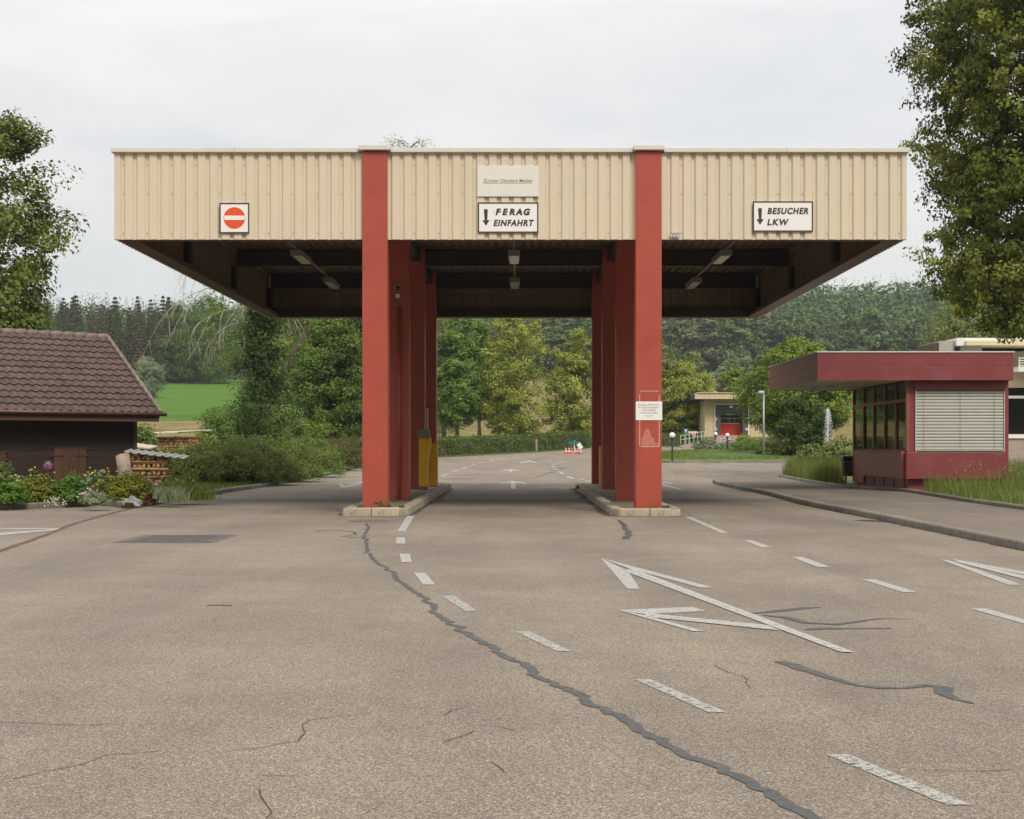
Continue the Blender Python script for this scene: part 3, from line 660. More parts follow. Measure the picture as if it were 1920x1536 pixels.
main = [(690, 982), (684, 1010), (690, 1020), (688, 1032), (697, 1045), (712, 1060), (733, 1073), (745, 1085), (762, 1098), (780, 1115), (800, 1128), (815, 1140), (822, 1155), (840, 1165), (870, 1185),
        (905, 1207), (950, 1232), (985, 1248), (995, 1265), (1030, 1282), (1100, 1315), (1150, 1337), (1210, 1370), (1260, 1400), (1320, 1430), (1370, 1455), (1420, 1478), (1480, 1512), (1515, 1532), (1570, 1566)]
ribbon('crack_seal', main, [0.026 + 0.029 * min(1, i / 12) for i in range(len(main))], M['seal'], 0.024, step=.055)
ribbon('crack_seal', [(1458, 1241), (1484, 1248), (1545, 1268), (1590, 1281), (1610, 1286), (1650, 1290), (1690, 1291), (1740, 1286), (1762, 1290), (1760, 1300), (1790, 1312), (1820, 1320)],
       [.05, .08, .07, .06, .03, .07, .05, .08, .10, .08, .04, .02], M['seal'], 0.012, seed=5)
ribbon('crack_seal', [(1413, 1151), (1460, 1146), (1508, 1141), (1541, 1140)], [.03, .10, .09, .02], M['seal'], 0.02, seed=6)
ribbon('crack_seal', [(1431, 1154), (1479, 1158), (1517, 1168), (1565, 1171), (1599, 1166), (1647, 1160), (1704, 1160)], [.03, .08, .09, .07, .05, .02, .015], M['seal'], 0.02, dz=.0034, seed=7)
ribbon('crack_seal', [(1508, 1181), (1540, 1179), (1590, 1180), (1671, 1179)], [.05, .12, .05, .03], M['seal'], 0.02, seed=8)
ribbon('crack_seal', [(1157, 975), (1168, 982), (1172, 992), (1178, 1003), (1172, 1011)], [.05, .08, .08, .09, .1], M['seal'], 0.02, seed=9)
ribbon('crack', [(592, 997), (625, 994), (660, 998), (664, 1003), (636, 1006), (690, 1012)], [.03, .025, .03, .02, .02, .02], M['crack'], 0.03, seed=10)
for k, pl in enumerate([[(-20, 1356), (60, 1360), (115, 1360), (230, 1358)], [(20, 1461), (80, 1447), (150, 1436), (200, 1415), (300, 1410)], [(430, 1411), (500, 1405), (560, 1390), (575, 1375), (582, 1352)],
                        [(582, 1352), (620, 1345), (695, 1338)], [(835, 1342), (880, 1325)], [(830, 1392), (880, 1370)], [(925, 1362), (965, 1372)], [(490, 1455), (560, 1455)], [(495, 1480), (510, 1510), (505, 1540)],
                        [(1340, 1248), (1370, 1262), (1400, 1275), (1402, 1292)], [(920, 1430), (945, 1448)], [(1730, 1442), (1800, 1446), (1900, 1444)], [(390, 1135), (435, 1136)],
                        [(870, 916), (905, 910), (1020, 893)], [(1010, 893), (1060, 876)]]):
    ribbon('crack', pl, [.0045] * len(pl) if k < 12 else [.03] * len(pl), M['crack'], 0.02, step=0.08, seed=20 + k)
ribbon('seam', [(262, 950), (200, 965), (140, 982), (90, 1002), (40, 1020), (-40, 1046)], [.10, .11, .12, .12, .12, .12], mat('seam_brick', (0.17, 0.105, 0.078), .9, .35, 6), 0.01, seed=40)
ribbon('seam_joint', [(262, 950), (200, 965), (140, 982), (90, 1002), (40, 1020), (-40, 1046)], [.02] * 6, mat('seam_moss', (0.05, 0.055, 0.022), .9, .4, 9), 0.012, dz=.0062, seed=41)
# sett strip across the lanes at the second pair of columns
mbs = MB(); mbs.box(-12.0, 16.0, 29.4, 31.4, -0.1, 0.004); mbs.build('sett_strip', M['setts'], road)

def ribbon_xy(name, pts, w, m, seed, dz=.0028):
    rr = random.Random(seed); q = resample(pts, .12); mb = MB(); n = len(q)
    for i, p in enumerate(q):
        d = q[min(i + 1, n - 1)] - q[max(0, i - 1)]; sd_ = Vector((-d.y, d.x, 0)).normalized(); z = rz(p.y) + dz; a, b = w * rr.uniform(.2, 1.2), w * .5
        mb.v += [tuple(p + sd_ * b + Vector((0, 0, z))), tuple(p - sd_ * a + Vector((0, 0, z)))]
    mb.f += [(2 * i, 2 * i + 1, 2 * i + 3, 2 * i + 2) for i in range(n - 1)]; return mb.build(name, m, road)
M['grit'] = mat('gutter_grit', (0.085, 0.058, 0.038), .95, .45, 12, bmp=.6, bscale=60)
off_k = [(p[0] - .02, p[1] - .06) for p in kerb_line]
ribbon_xy('gutter_dirt', off_k, .07, M['grit'], 1); ribbon_xy('gutter_dirt', [(p[0], p[1] - .04) for p in verge_edge], .06, M['grit'], 2); ribbon_xy('gutter_dirt', [(p[0], p[1] - .04) for p in bed_edge], .05, M['grit'], 3)
ribbon_xy('gutter_dirt', [(-3.0, 23.47), (-1.98, 23.47), (-1.82, 23.85), (-1.82, 38.7)], .06, M['grit'], 4); ribbon_xy('gutter_dirt', [(1.50, 38.7), (1.50, 23.85), (1.66, 23.47), (2.75, 23.47)], .11, M['grit'], 5, .0031)
# drain grate
g0 = G(215, 1018); g1_ = G(395, 1018); gt = G(300, 1004)
dr = thing('drain_grate', 'rectangular iron drain grate set in the left lane of the asphalt', 'drain', ((g0.x + g1_.x) / 2, (g0.y + gt.y) / 2, 0))
hw, hh = (g1_.x - g0.x) / 2, abs(gt.y - g0.y) / 2
mb = MB()
for s in (-1, 1): mb.box(-hw, hw, s * hh - .03, s * hh + .03, -.02, .006); mb.box(s * hw - .03, s * hw + .03, -hh + .03, hh - .03, -.02, .006)
mb.build('frame', M['setts'], dr)
boxo('pit', M['seal'], dr, -hw + .03, hw - .03, -hh + .03, hh - .03, -.02, .0035)
for i in range(12):
    y = -hh * .84 + i * hh * 1.68 / 11
    boxo('bar', M['grate'], dr, -hw * .72, hw * .72, y - .02, y + .02, -.01, .009)
for i in range(4):
    for s in (-1, 1): boxo('side_bar', M['grate'], dr, s * hw * (.76 + .055 * i) - .012, s * hw * (.76 + .055 * i) + .012, -hh * .85, hh * .85, -.01, .0085)
mh = G(690, 977); ring = thing('manhole_cover', 'round rusty manhole cover in front of the left column island', 'manhole', (mh.x, mh.y, 0))
MB().cone(0, 0, -.01, .003, .33, .33, 28).build('rim', M['red_rust'], ring); MB().cone(0, 0, 0, .006, .30, .30, 28).build('lid', M['setts'], ring)
dg = G(1645, 978); gl = thing('gully_grate', 'narrow gully grate in the gutter along the right pavement kerb', 'drain', (dg.x, dg.y, 0), R(-55))
boxo('frame', M['grate'], gl, -.35, .35, -.14, .14, -.02, .006)
for i in range(8): boxo('bar', M['pole'], gl, -.3 + i * .085 - .02, -.3 + i * .085 + .02, -.11, .11, 0, .011)
for px in (820 + 58 / 3, 820 + 620 / 3):
    s = G(px, 937.3); st = thing('road_stud', 'small orange reflector stud in the sett strip near the ' + ('left' if px < 900 else 'right') + ' island', 'road stud', (s.x, s.y, .004))
    boxo('base', M['galv'], st, -.04, .04, -.03, .05, -.01, .012); boxo('reflector', M['orange_stud'], st, -.03, .03, -.036, -.0305, .0, .045)

# ================================================================== THE CANOPY
YF, YB = 24.0, 38.85                                 # front and rear fascia
XL, XR = -6.895, 6.614
ZB, ZT = 4.692, 6.17
colY = [23.93, 28.68, 33.45, 38.1]
colX = [(-2.66, -2.232), (1.988, 2.432)]
can = thing('gate_canopy', 'big flat gate canopy of beige ribbed metal on red columns spanning the lanes', 'canopy', (0, 0, 0))
def trap(x0, x1, phase=0.0, pitch=0.207, d=0.036):
    prof = [(0.0, 0), (.118, 0), (.142, d), (.183, d), (.207, 0)]; pts = [(x0, None)]
    k = math.floor((x0 - phase) / pitch) - 1; out = []
    while phase + k * pitch < x1 + pitch:
        out += [(phase + k * pitch + a, b) for a, b in prof[:4]]; k += 1
    def at(x):
        u = (x - phase) % pitch
        return float(np.interp(u, [p[0] for p in prof], [p[1] for p in prof]))
    return [(x0, at(x0))] + [p for p in out if x0 + 1e-4 < p[0] < x1 - 1e-4] + [(x1, at(x1))]
def clad(name, m, fn, a0, a1, phase, b0, b1, parent):
    """Profiled sheet: fn(a, depth, b) -> point."""
    pr = trap(a0, a1, phase); mb = MB(); n = len(pr)
    mb.v = [fn(a, d, b0) for a, d in pr] + [fn(a, d, b1) for a, d in pr]
    mb.f = [(i, i + 1, n + i + 1, n + i) for i in range(n - 1)]
    return mb.build(name, m, parent)
SW = 1.035
def sheets(name, m, fn, a0, a1, b0, b1, parent, phase):
    k = 0; a = a0
    first = phase + math.ceil((a0 - phase) / .207) * .207 + .06
    edges = [a0]
    e = first + .207 * 3
    while e < a1 - .1: edges.append(e); e += SW
    edges.append(a1)
    for i in range(len(edges) - 1):
        off = 0.0 if i % 2 else 0.0012
        clad(name, m, lambda q, d, b, o=off: fn(q, d + o, b), edges[i] - (0.012 if i else 0), edges[i + 1], phase, b0, b1, parent)
bays = [(XL, colX[0][0]), (colX[0][1], colX[1][0]), (colX[1][1], XR)]
for b0, b1 in bays: sheets('cladding_sheet', M['beige'], lambda a, d, b: (a, YF + d, b), b0, b1, ZB, ZT, can, XL - .02)
sheets('cladding_sheet', M['beige'], lambda a, d, b: (XL + d, a, b), YF + .004, YB - .004, ZB, ZT, can, YF)
sheets('cladding_sheet', M['beige'], lambda a, d, b: (XR - d, a, b), YF + .004, YB - .004, ZB, ZT, can, YF)
sheets('cladding_sheet', M['beige'], lambda a, d, b: (a, YB - d, b), XL, XR, ZB, ZT, can, XL)
M['shaded_inner'] = mat('cladding_shaded_brown', (0.21, 0.145, 0.088), 0.6, 0.1, 2)  # added inside the beige fascia; its shade is painted in as brown
sheets('inner_shade_sheet', M['shaded_inner'], lambda a, d, b: (a, YF + .006 + d, b), XL + .05, XR - .05, ZB + .01, 5.865, can, XL - .02)
sheets('inner_shade_sheet', M['shaded_inner'], lambda a, d, b: (XL + .006 + d, a, b), YF + .06, YB - .06, ZB + .01, 5.865, can, YF)
sheets('inner_shade_sheet', M['shaded_inner'], lambda a, d, b: (XR - .006 - d, a, b), YF + .06, YB - .06, ZB + .01, 5.865, can, YF)
sheets('inner_shade_sheet', M['shaded_inner'], lambda a, d, b: (a, YB - .006 - d, b), XL + .05, XR - .05, ZB + .01, 5.865, can, XL)
mb = MB()
for k in range(66):
    x = XL - .02 + .166 + k * .207
    if k % 2 or any(c0 - .08 < x < c1 + .08 for c0, c1 in colX) or x > XR - .05: continue
    for z in (ZB + .11, ZB + .78, ZT - .2): mb.box(x - .008, x + .008, YF + .028, YF + .0365, z - .008, z + .008)
scr = mb.build('screw', M['grey_text'], can); scr['kind'] = 'stuff'
# copings with raised caps over the columns
def cop(x0, x1, z0, z1, y0, y1): boxo('coping', M['coping'], can, x0, x1, y0, y1, z0, z1, bevel=.006)
caps = [(colX[0][0] - .06, colX[0][1] + .055), (colX[1][0] - .04, colX[1][1] + .04)]
e = [XL - .045, caps[0][0], caps[0][1], caps[1][0], caps[1][1], XR + .045]
for i in range(5):
    if i % 2: cop(e[i], e[i + 1], ZT + .025, ZT + .105, YF - .14, YF + .2)
    else:
        mid = (e[i] + e[i + 1]) / 2
        cop(e[i] + .002, mid - .0015, ZT, ZT + .075, YF - .06, YF + .2); cop(mid + .0015, e[i + 1] - .002, ZT, ZT + .075, YF - .06, YF + .2)
for x0, x1 in ((XL - .045, XL + .2), (XR - .2, XR + .045)): boxo('coping', M['coping'], can, x0, x1, YF + .203, YB + .05, ZT, ZT + .075)
boxo('coping', M['coping'], can, XL + .203, XR - .203, YB - .2, YB + .05, ZT, ZT + .075)
# columns
for (c0, c1) in colX:
    for i, y in enumerate(colY):
        z0 = .05 if i < 2 else .14
        boxo('column', M['red'], can, c0, c1, y, y + .40, z0, ZT + .01 if i == 0 else 5.85, bevel=.012)
right_front = [o for o in can.children if o.name.startswith('column')][4]
boxo('column_foot', M['red_rust'], can, colX[0][0] - .004, colX[0][1] + .004, colY[1] - .004, colY[1] + .404, .05, .14)
# downpipe on the second left column
MB().tube([(-2.43, 28.64, .12), (-2.43, 28.64, 4.0)], .035, 10).build('downpipe', M['red'], can, True)
# beams, deck, edge channels
def ibeam(name, x0, x1, y, z0, z1, b=.2, t=.025):
    mb = MB(); mb.box(x0, x1, y, y + b, z0, z0 + t); mb.box(x0, x1, y, y + b, z1 - t, z1); mb.box(x0, x1, y + b / 2 - .01, y + b / 2 + .01, z0 + t, z1 - t)
    return mb.build(name, M['steel_dark'], can)
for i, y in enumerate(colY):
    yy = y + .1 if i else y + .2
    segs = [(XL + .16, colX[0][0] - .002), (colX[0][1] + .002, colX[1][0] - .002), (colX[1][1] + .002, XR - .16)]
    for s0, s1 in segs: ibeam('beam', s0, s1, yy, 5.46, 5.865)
    for x0, x1 in ((XL + .05, XL + .155), (XR - .155, XR - .05)):
        if i: boxo('hanger_post', M['steel_dark'], can, x0, x1, yy, yy + .32, ZB + .26, 5.455)
for (c0, c1) in colX:
    cx_ = (c0 + c1) / 2
    for a, b in zip(colY, colY[1:]):
        mb = MB(); mb.box(cx_ - .1, cx_ + .1, a + .42, b - .02, 5.56, 5.86); mb.build('rail_beam', M['steel_dark'], can)
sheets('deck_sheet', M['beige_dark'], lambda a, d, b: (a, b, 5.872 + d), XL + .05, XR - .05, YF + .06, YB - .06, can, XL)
boxo('roof_slab', M['roof_felt'], can, XL + .05, XR - .05, YF + .06, YB - .06, 5.93, 6.1)
for x0, x1, y0, y1 in ((XL + .046, XL + .33, YF + .33, YB - .33), (XR - .33, XR - .046, YF + .33, YB - .33)):
    boxo('edge_channel', M['steel_edge'], can, x0, x1, y0, y1, ZB + .012, ZB + .10)
for y0, y1 in ((YF + .046, YF + .328), (YB - .328, YB - .046)):
    for s0, s1 in ((XL + .046, colX[0][0] - .002), (colX[0][1] + .002, colX[1][0] - .002), (colX[1][1] + .002, XR - .046)) if y0 < 30 else ((XL + .046, XR - .046),):
        boxo('edge_channel', M['steel_edge'] if y0 < 30 else M['steel_dark'], can, s0, s1, y0, y1, ZB + .012, ZB + (.10 if y0 < 30 else .24))
# column marks: tape remnants on the right front column
yf = colY[0] - .0015
def zc(py): return PZ(py, colY[0])
def xc(px): return PX(px, colY[0])
for px in (1199.5, 1236):
    boxo('tape_strip', M['tape'], right_front, xc(px) - .006, xc(px) + .006, yf - .001, yf + .004, zc(836), zc(740))
boxo('tape_strip', M['tape'], right_front, xc(1201), xc(1236), yf - .001, yf + .004, zc(838), zc(836.4))
boxo('tape_strip', M['tape'], right_front, xc(1199), xc(1235), yf - .001, yf + .004, zc(734), zc(733))
mb = MB(); rr = random.Random(5); pl = []
for t in np.linspace(0, 1, 14): pl.append((xc(1203 + 32 * t), zc(835)))
for t in np.linspace(0, 1, 22):
    px = 1235 - 32 * t; hh_ = 836 - (8 + 26 * max(0, 1 - abs(px - 1214) / 14)) + rr.uniform(-4, 4); pl.append((xc(px), zc(hh_)))
mb.add([(a, yf - .0005, b) for a, b in pl], [tuple(range(len(pl)))]); mb.build('tape_residue', M['residue'], right_front)

# signs on the fascia
SY = YF - .002
def sign_plate(root, x0, x1, z0, z1, m, border=0.0):
    boxo('plate', m, root, x0, x1, SY - .022, SY, z0, z1, bevel=.004)
    if border:
        mb = MB(); y0, y1 = SY - .0262, SY - .0222
        mb.box(x0, x1, y0, y1, z1 - border, z1); mb.box(x0, x1, y0, y1, z0, z0 + border)
        mb.box(x0, x0 + border, y0, y1, z0 + border, z1 - border); mb.box(x1 - border, x1, y0, y1, z0 + border, z1 - border)
        mb.build('border', M['black'], root)
def fx(px): return (px - CX) * YF / F
def fz(py): return PZ(py, YF)
def letters(root, body, px, py, cap_px, m, shear=.22, bold=.0, width_px=None, name='lettering', y=None, ax='LEFT', spacing=1.0, Y0=None):
    """Text whose baseline starts at (px,py) on the fascia plane, capital height cap_px."""
    sc = (YF if Y0 is None else Y0) / F; size = cap_px * sc / 0.72
    me = text_mesh(body, size, m, shear, bold, ax, spacing)
    if width_px:
        co = np.empty(len(me.vertices) * 3); me.vertices.foreach_get('co', co); co = co.reshape(-1, 3)
        w = co[:, 0].max() - co[:, 0].min(); me.transform(Matrix.Diagonal((width_px * sc / w, 1, 1, 1)))
    o = bpy.data.objects.new(name, me); link(o, root); Yq = YF if Y0 is None else Y0
    o.location = ((px - CX) * Yq / F, (SY - .0235) if y is None else y, PZ(py, Yq)); return o
def arrow(root, px, y0, y1):
    mb = MB(); pts = [(px - 4.2, y0), (px + 3.2, y0), (px + 2.2, y1 - 10.5), (px + 6.5, y1 - 10.5), (px - .3, y1), (px - 7, y1 - 10.5), (px - 2.6, y1 - 10.5)]
    n = len(pts); vs = [(fx(a), SY - .0245, fz(b)) for a, b in pts] + [(fx(a), SY - .0221, fz(b)) for a, b in pts]
    mb.add(vs, [tuple(range(n)), tuple(range(n, 2 * n))[::-1]] + [(i, (i + 1) % n, n + (i + 1) % n, n + i) for i in range(n)]); mb.build('arrow', M['black'], root)
s = thing('no_entry_sign', 'square white sign with a red no entry disc on the beige fascia', 'sign', (0, 0, 0))
sign_plate(s, fx(412), fx(468), fz(438), fz(381), M['white'], .022)
MB().tube([(fx(440), SY - .0222, fz(409.3)), (fx(440), SY - .0245, fz(409.3))], 20.2 * YF / F, 40).build('disc', M['orange_red'], s)
boxo('bar', M['white'], s, fx(421), fx(459), SY - .0275, SY - .0248, fz(413), fz(405))
s = thing('company_sign', 'plain pale panel reading Zürcher Oberland Medien in the middle of the fascia', 'sign')
sign_plate(s, fx(895), fx(1010), fz(369), fz(311), M['white_dull'])
letters(s, 'Zürcher Oberland Medien', 906.5, 342.3, 6.6, M['grey_text'], 0, 0.0004, 92)
boxo('underline', M['grey_text'], s, fx(906.5), fx(998), SY - .0245, SY - .0222, fz(344.4), fz(343.7))
s = thing('entrance_sign', 'white black framed sign with arrow reading FERAG EINFAHRT', 'sign')
sign_plate(s, fx(896), fx(1009.5), fz(437), fz(380), M['white'], .022)
arrow(s, 911.5, 393, 424)
for i, ch in enumerate('FERAG'): letters(s, ch, 929 + i * 12.9, 403.4, 11.4, M['black'], .2, .008)
for i in range(6): boxo('dot', M['orange_red'], s, fx(925.2 + i * 13.1), fx(927 + i * 13.1), SY - .0245, SY - .0222, fz(398.7), fz(396.9))
letters(s, 'EINFAHRT', 925, 424, 11.4, M['black'], .2, .006, 76, spacing=1.16)
s = thing('visitor_sign', 'white black framed sign with arrow reading BESUCHER LKW', 'sign')
sign_plate(s, fx(1411), fx(1524), fz(435), fz(378), M['white'], .022)
arrow(s, 1425, 391, 422)
letters(s, 'BESUCHER', 1438, 401.5, 11.2, M['black'], .2, .006, 77, spacing=1.16); letters(s, 'LKW', 1437.5, 422.5, 11.2, M['black'], .2, .006, 41, spacing=1.25)
s = thing('number_plate', 'tiny white house number plate reading 2727 at the fascia edge', 'number plate')
sign_plate(s, fx(1257), fx(1273.5), fz(446), fz(437), M['white_dull'], .006); letters(s, '2727', 1259, 444.3, 5.6, M['black'], 0, .001, 12.5)
s = thing('paper_notice', 'white paper parking notice taped to the right front red column', 'notice')
yn = colY[0] - .006
boxo('sheet', M['white'], s, xc(1192), xc(1241.5), yn - .004, yn, zc(788), zc(753))
for i, (tx, w) in enumerate([('Parkplatz MSA hinten', 39), ('für Ferag AG gesperrt', 40), ('Bitte Parkplatz', 26), ('Wachwiese nutzen', 33)]):
    letters(s, tx, 1216.5 - w / 2, 760.5 + i * 5.0, 3.1, M['grey_text'], 0, 0, w, y=yn - .0045, Y0=colY[0])
letters(s, 'Ferag AG', 1209, 780.5, 1.8, M['grey_text'], 0, 0, 15, y=yn - .0045, Y0=colY[0])

# ceiling lamps with conduits
for nm, X, txt in (('left', -4.8, 'over the left exit lane'), ('mid', -.1, 'over the middle lane'), ('right', 4.48, 'over the right visitor lane')):
    MB().tube([(X, YF + .35, 5.43), (X, 37.3, 5.43)], .024, 6).build('conduit', M['lampgrey'], can)
    for (y0, y1, which) in ((30.35, 31.85, 'front'), (35.3, 36.9, 'rear')):
        l = thing('ceiling_lamp', f'long fluorescent ceiling lamp, the {which} one of the pair {txt}', 'ceiling lamp', (X, (y0 + y1) / 2, 5.406), 0, 'fluorescent lamps under the canopy')
        L = (y1 - y0) / 2
        boxo('housing', M['lampgrey'], l, -.13, .13, -L, L, -.05, .0, bevel=.01); boxo('diffuser', M['diffuser'], l, -.11, .11, -L + .04, L - .04, -.13, -.052, bevel=.02)
        boxo('end_cap', M['lampgrey'], l, -.12, .12, -L + .002, -L + .037, -.135, -.0525)
# round lamp head with cable on second left column
l = thing('wall_lamp', 'round grey lamp head with box and cable loop on a left inner column', 'lamp', (PX(746, 28.6), 28.66, PZ(540, 28.6)))
mb = MB(); pts = [(math.cos(a) * .075, -.06, math.sin(a) * .075) for a in np.linspace(-1.2, 3.9, 16)]; mb.tube(pts, .022, 6); mb.build('shroud', M['lampgrey'], l, True)
MB().sphere((.01, -.03, 0), .055, 10, 7).build('lens', M['pole'], l, True)
boxo('junction_box', M['white_dull'], l, -.045, .035, -.06, -.005, -.20, -.12)
MB().tube([(-.03, -.04, -.2), (-.08, -.05, -.28), (-.06, -.05, -.36), (-.01, -.04, -.38), (.01, -.04, -.28), (.0, -.04, -.2)], .008, 5).build('cable', M['lampgrey'], l, True)

# ------------------------------------------------------------------ islands
def island(nm, label, x0, x1, y0, y1, ch):
    root = thing('traffic_island', label, 'traffic island', (0, 0, 0), 0, 'kerbed islands carrying the columns')
    w = .17
    boxo('slab', M['slab'], root, x0 + w * .8, x1 - w * .8, y0 + w * .8, y1 - w * .8, -.1, .055)
    boxo('raised_slab', M['kerb_light'], root, x0 + w + .01, x1 - w - .01, 31.35, y1 - w - .01, .0, .143)
    line = [(x0 + ch * .3, y0), (x1 - ch, y0)] if ch > 0 else [(x0 - ch, y0), (x1 + ch * .3, y0)]
    lines = [[(x0, y0), (x1 - .12, y0)], [(x1 - .12, y0), (x1, y0 + .35)], [(x1, y0 + .35), (x1, y1 - .3)], [(x1, y1 - .3), (x1 - .2, y1)], [(x1 - .2, y1), (x0, y1)], [(x0, y1), (x0, y0)]]
    if ch < 0: lines = [[(x0 + .12, y0), (x1, y0)], [(x0, y0 + .35), (x0 + .12, y0)], [(x0, y1 - .3), (x0, y0 + .35)], [(x0 + .2, y1), (x0, y1 - .3)], [(x1, y1), (x0 + .2, y1)], [(x1, y0), (x1, y1)]]
    for ln in lines:
        L = (Vector(ln[1]) - Vector(ln[0])).length; k = max(1, round(L / .62)); step = L / k
        d = (Vector(ln[1]) - Vector(ln[0])) / k; ang = math.atan2(d.y, d.x)
        me = stone_mesh(step, w, .25, M['kerb_light'])
        # slanted outer face like a kicked kerb
        for v in me.vertices:
            if v.co.y < 1e-4 and v.co.z < -.1: v.co.y -= .035
        for i in range(k):
            c = Vector(ln[0]) + d * (i + .5)
            inst('kerb_stone', me, root, (c.x, c.y, .135 + rnd.uniform(-.008, .008)), (rnd.uniform(-.015, .015), rnd.uniform(-.01, .01), ang + rnd.uniform(-.015, .015)))
    return root
island('a', 'kerbed island carrying the left columns and yellow cabinets', -2.93, -1.87, 23.5, 39.0, 1)
island('b', 'kerbed island carrying the right columns with a paper notice', 1.56, 2.70, 23.5, 39.0, -1)

# ------------------------------------------------------------------ barrier machines
tm = thing('ticket_machine', 'yellow ticket machine with a tilted brown hood on the left island', 'ticket machine', (PX(795, 32.5), 32.5, .143))
mb = MB(); pr = [(-.11, .10), (-.11, 1.215), (.165, 1.215), (.165, 1.09), (.09, .62), (.09, .10)]
vs = [(a, -.14, b) for a, b in pr] + [(a, .14, b) for a, b in pr]; n = len(pr)
mb.add(vs, [tuple(range(n)), tuple(range(n, 2 * n))[::-1]] + [(i, n + i, n + (i + 1) % n, (i + 1) % n) for i in range(n)]); mb.build('body', M['yellow'], tm)
boxo('foot', M['kerb'], tm, -.1, .09, -.12, .12, 0, .098); boxo('seam_trim', M['hood'], tm, -.112, .093, -.1425, -.1405, .62, .628)
mb = MB(); mb.add([(-.13, -.20, 1.217), (.14, -.20, 1.217), (.12, -.1, 1.42), (-.14, -.1, 1.42), (-.13, .16, 1.217), (.14, .16, 1.217), (.12, .14, 1.42), (-.14, .14, 1.42)],
                  [(0, 1, 2, 3), (5, 4, 7, 6), (1, 5, 6, 2), (4, 0, 3, 7), (3, 2, 6, 7), (0, 4, 5, 1)]); mb.build('hood', M['hood'], tm)
bm_ = thing('barrier_cabinet', 'yellow barrier cabinet with its thin white boom raised upright on the left island', 'barrier', (PX(811.5, 35.9), 35.9, .143))
boxo('body', M['yellow'], bm_, -.13, .125, -.16, .16, .02, 1.09, bevel=.008); boxo('door', M['yellow'], bm_, -.1, .095, -.171, -.1605, .16, .68, bevel=.003)
boxo('foot', M['kerb'], bm_, -.13, .125, -.15, .15, 0, .018)
boxo('boom', M['white'], bm_, -.135, -.105, -.235, -.20, .28, 2.0); boxo('boom_clamp', M['galv'], bm_, -.145, -.095, -.205, -.17, .62, .7)
boxo('boom_tip', M['pole'], bm_, -.15, -.07, -.245, -.19, 1.98, 2.02)
rb = thing('barrier_cabinet', 'yellow barrier cabinet half hidden behind the right columns', 'barrier', (2.28, 36.2, .143))
boxo('body', M['yellow'], rb, -.2, .2, -.2, .2, .02, 1.02, bevel=.008); boxo('foot', M['kerb'], rb, -.2, .2, -.19, .19, 0, .018); boxo('door', M['yellow'], rb, -.16, .16, -.211, -.2005, .16, .8)

# ================================================================== KIOSK
kk = thing('gate_kiosk', 'dark red gatekeeper kiosk with wide flat roof and closed blinds', 'kiosk', (0, 0, 0))
KX, KY, KXR, KYB = 9.176, 33.3, 11.585, 38.75
GZ = .12
boxo('plinth', M['maroon'], kk, KX + .04, KXR - .06, KY + .03, KYB, .0, .40)
for i in range(5): boxo('plinth_rib', M['maroon_brown'], kk, KX + .02, KX + .0395, KY + .3 + i * .95, KY + .34 + i * .95, .16, .395)
boxo('base_frame', M['maroon'], kk, KX - .03, KXR, KY - .03, KYB + .03, .11, .165)
# lower panels
boxo('front_panel', M['maroon'], kk, KX - .045, KXR - .13, KY - .14, KY + .03, .393, 1.017, bevel=.006)
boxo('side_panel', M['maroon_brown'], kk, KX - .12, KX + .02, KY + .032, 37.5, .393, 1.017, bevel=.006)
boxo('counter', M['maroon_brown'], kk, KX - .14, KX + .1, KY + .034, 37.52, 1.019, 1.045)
# posts and header
boxo('corner_post', M['maroon'], kk, KX, KX + .19, KY, KY + .12, 1.02, 2.71); boxo('corner_post', M['maroon'], kk, KXR - .085, KXR, KY, KY + .12, .4, 2.71)
boxo('blind_box', M['maroon'], kk, KX + .18, KXR - .09, KY - .05, KY + .1, 2.49, 2.70, bevel=.008)
boxo('back_wall', M['maroon'], kk, KX + .02, KXR, KYB - .1, KYB, .4, 2.71); boxo('right_wall', M['maroon'], kk, KXR - .1, KXR - .002, KY + .122, KYB - .102, .4, 2.71)
boxo('inner_wall', M['interior'], kk, KX + 1.4, KX + 1.45, KY + .13, KYB - .12, .4, 2.7)
boxo('inner_floor', M['interior'], kk, KX + .1, KXR - .12, KY + .13, KYB - .12, .38, .42)
# blind: every slat
bx0, bx1 = KX + .2, KXR - .1
boxo('window_pane', M['interior'], kk, bx0, bx1, KY + .06, KY + .08, 1.02, 2.49)
ns = 19
for i in range(ns):
    z = 1.075 + i * (2.487 - 1.075) / ns
    mb = MB(); h_ = (2.487 - 1.075) / ns
    pr = [(-.018, 0.0), (-.022, .006), (-.017, h_ * .5), (-.006, h_ * .9), (.004, h_ * 1.04), (.008, h_ * 1.02), (-.001, h_ * .86), (-.011, h_ * .5), (-.015, .01), (-.014, 0)]
    n = len(pr); mb.add([(x, KY + .01 + a, z + b) for x in (bx0 + .012, bx1 - .012) for a, b in pr], [tuple(range(n)), tuple(range(n, 2 * n))[::-1]] + [(j, n + j, n + (j + 1) % n, (j + 1) % n) for j in range(n)])
    mb.build('blind_slat', M['slat'], kk)
for x in (bx0, bx1 - .01): boxo('blind_guide', M['rail_white'], kk, x, x + .01, KY - .04, KY + .03, 1.03, 2.488)
for x in (bx0 + .2, bx0 + 1.06, bx1 - .24): boxo('blind_cord', M['hood'], kk, x, x + .006, KY - .0275, KY - .0245, 1.07, 2.487)
boxo('blind_bottom_rail', M['alu'], kk, bx0 + .012, bx1 - .012, KY - .02, KY + .02, 1.046, 1.07)
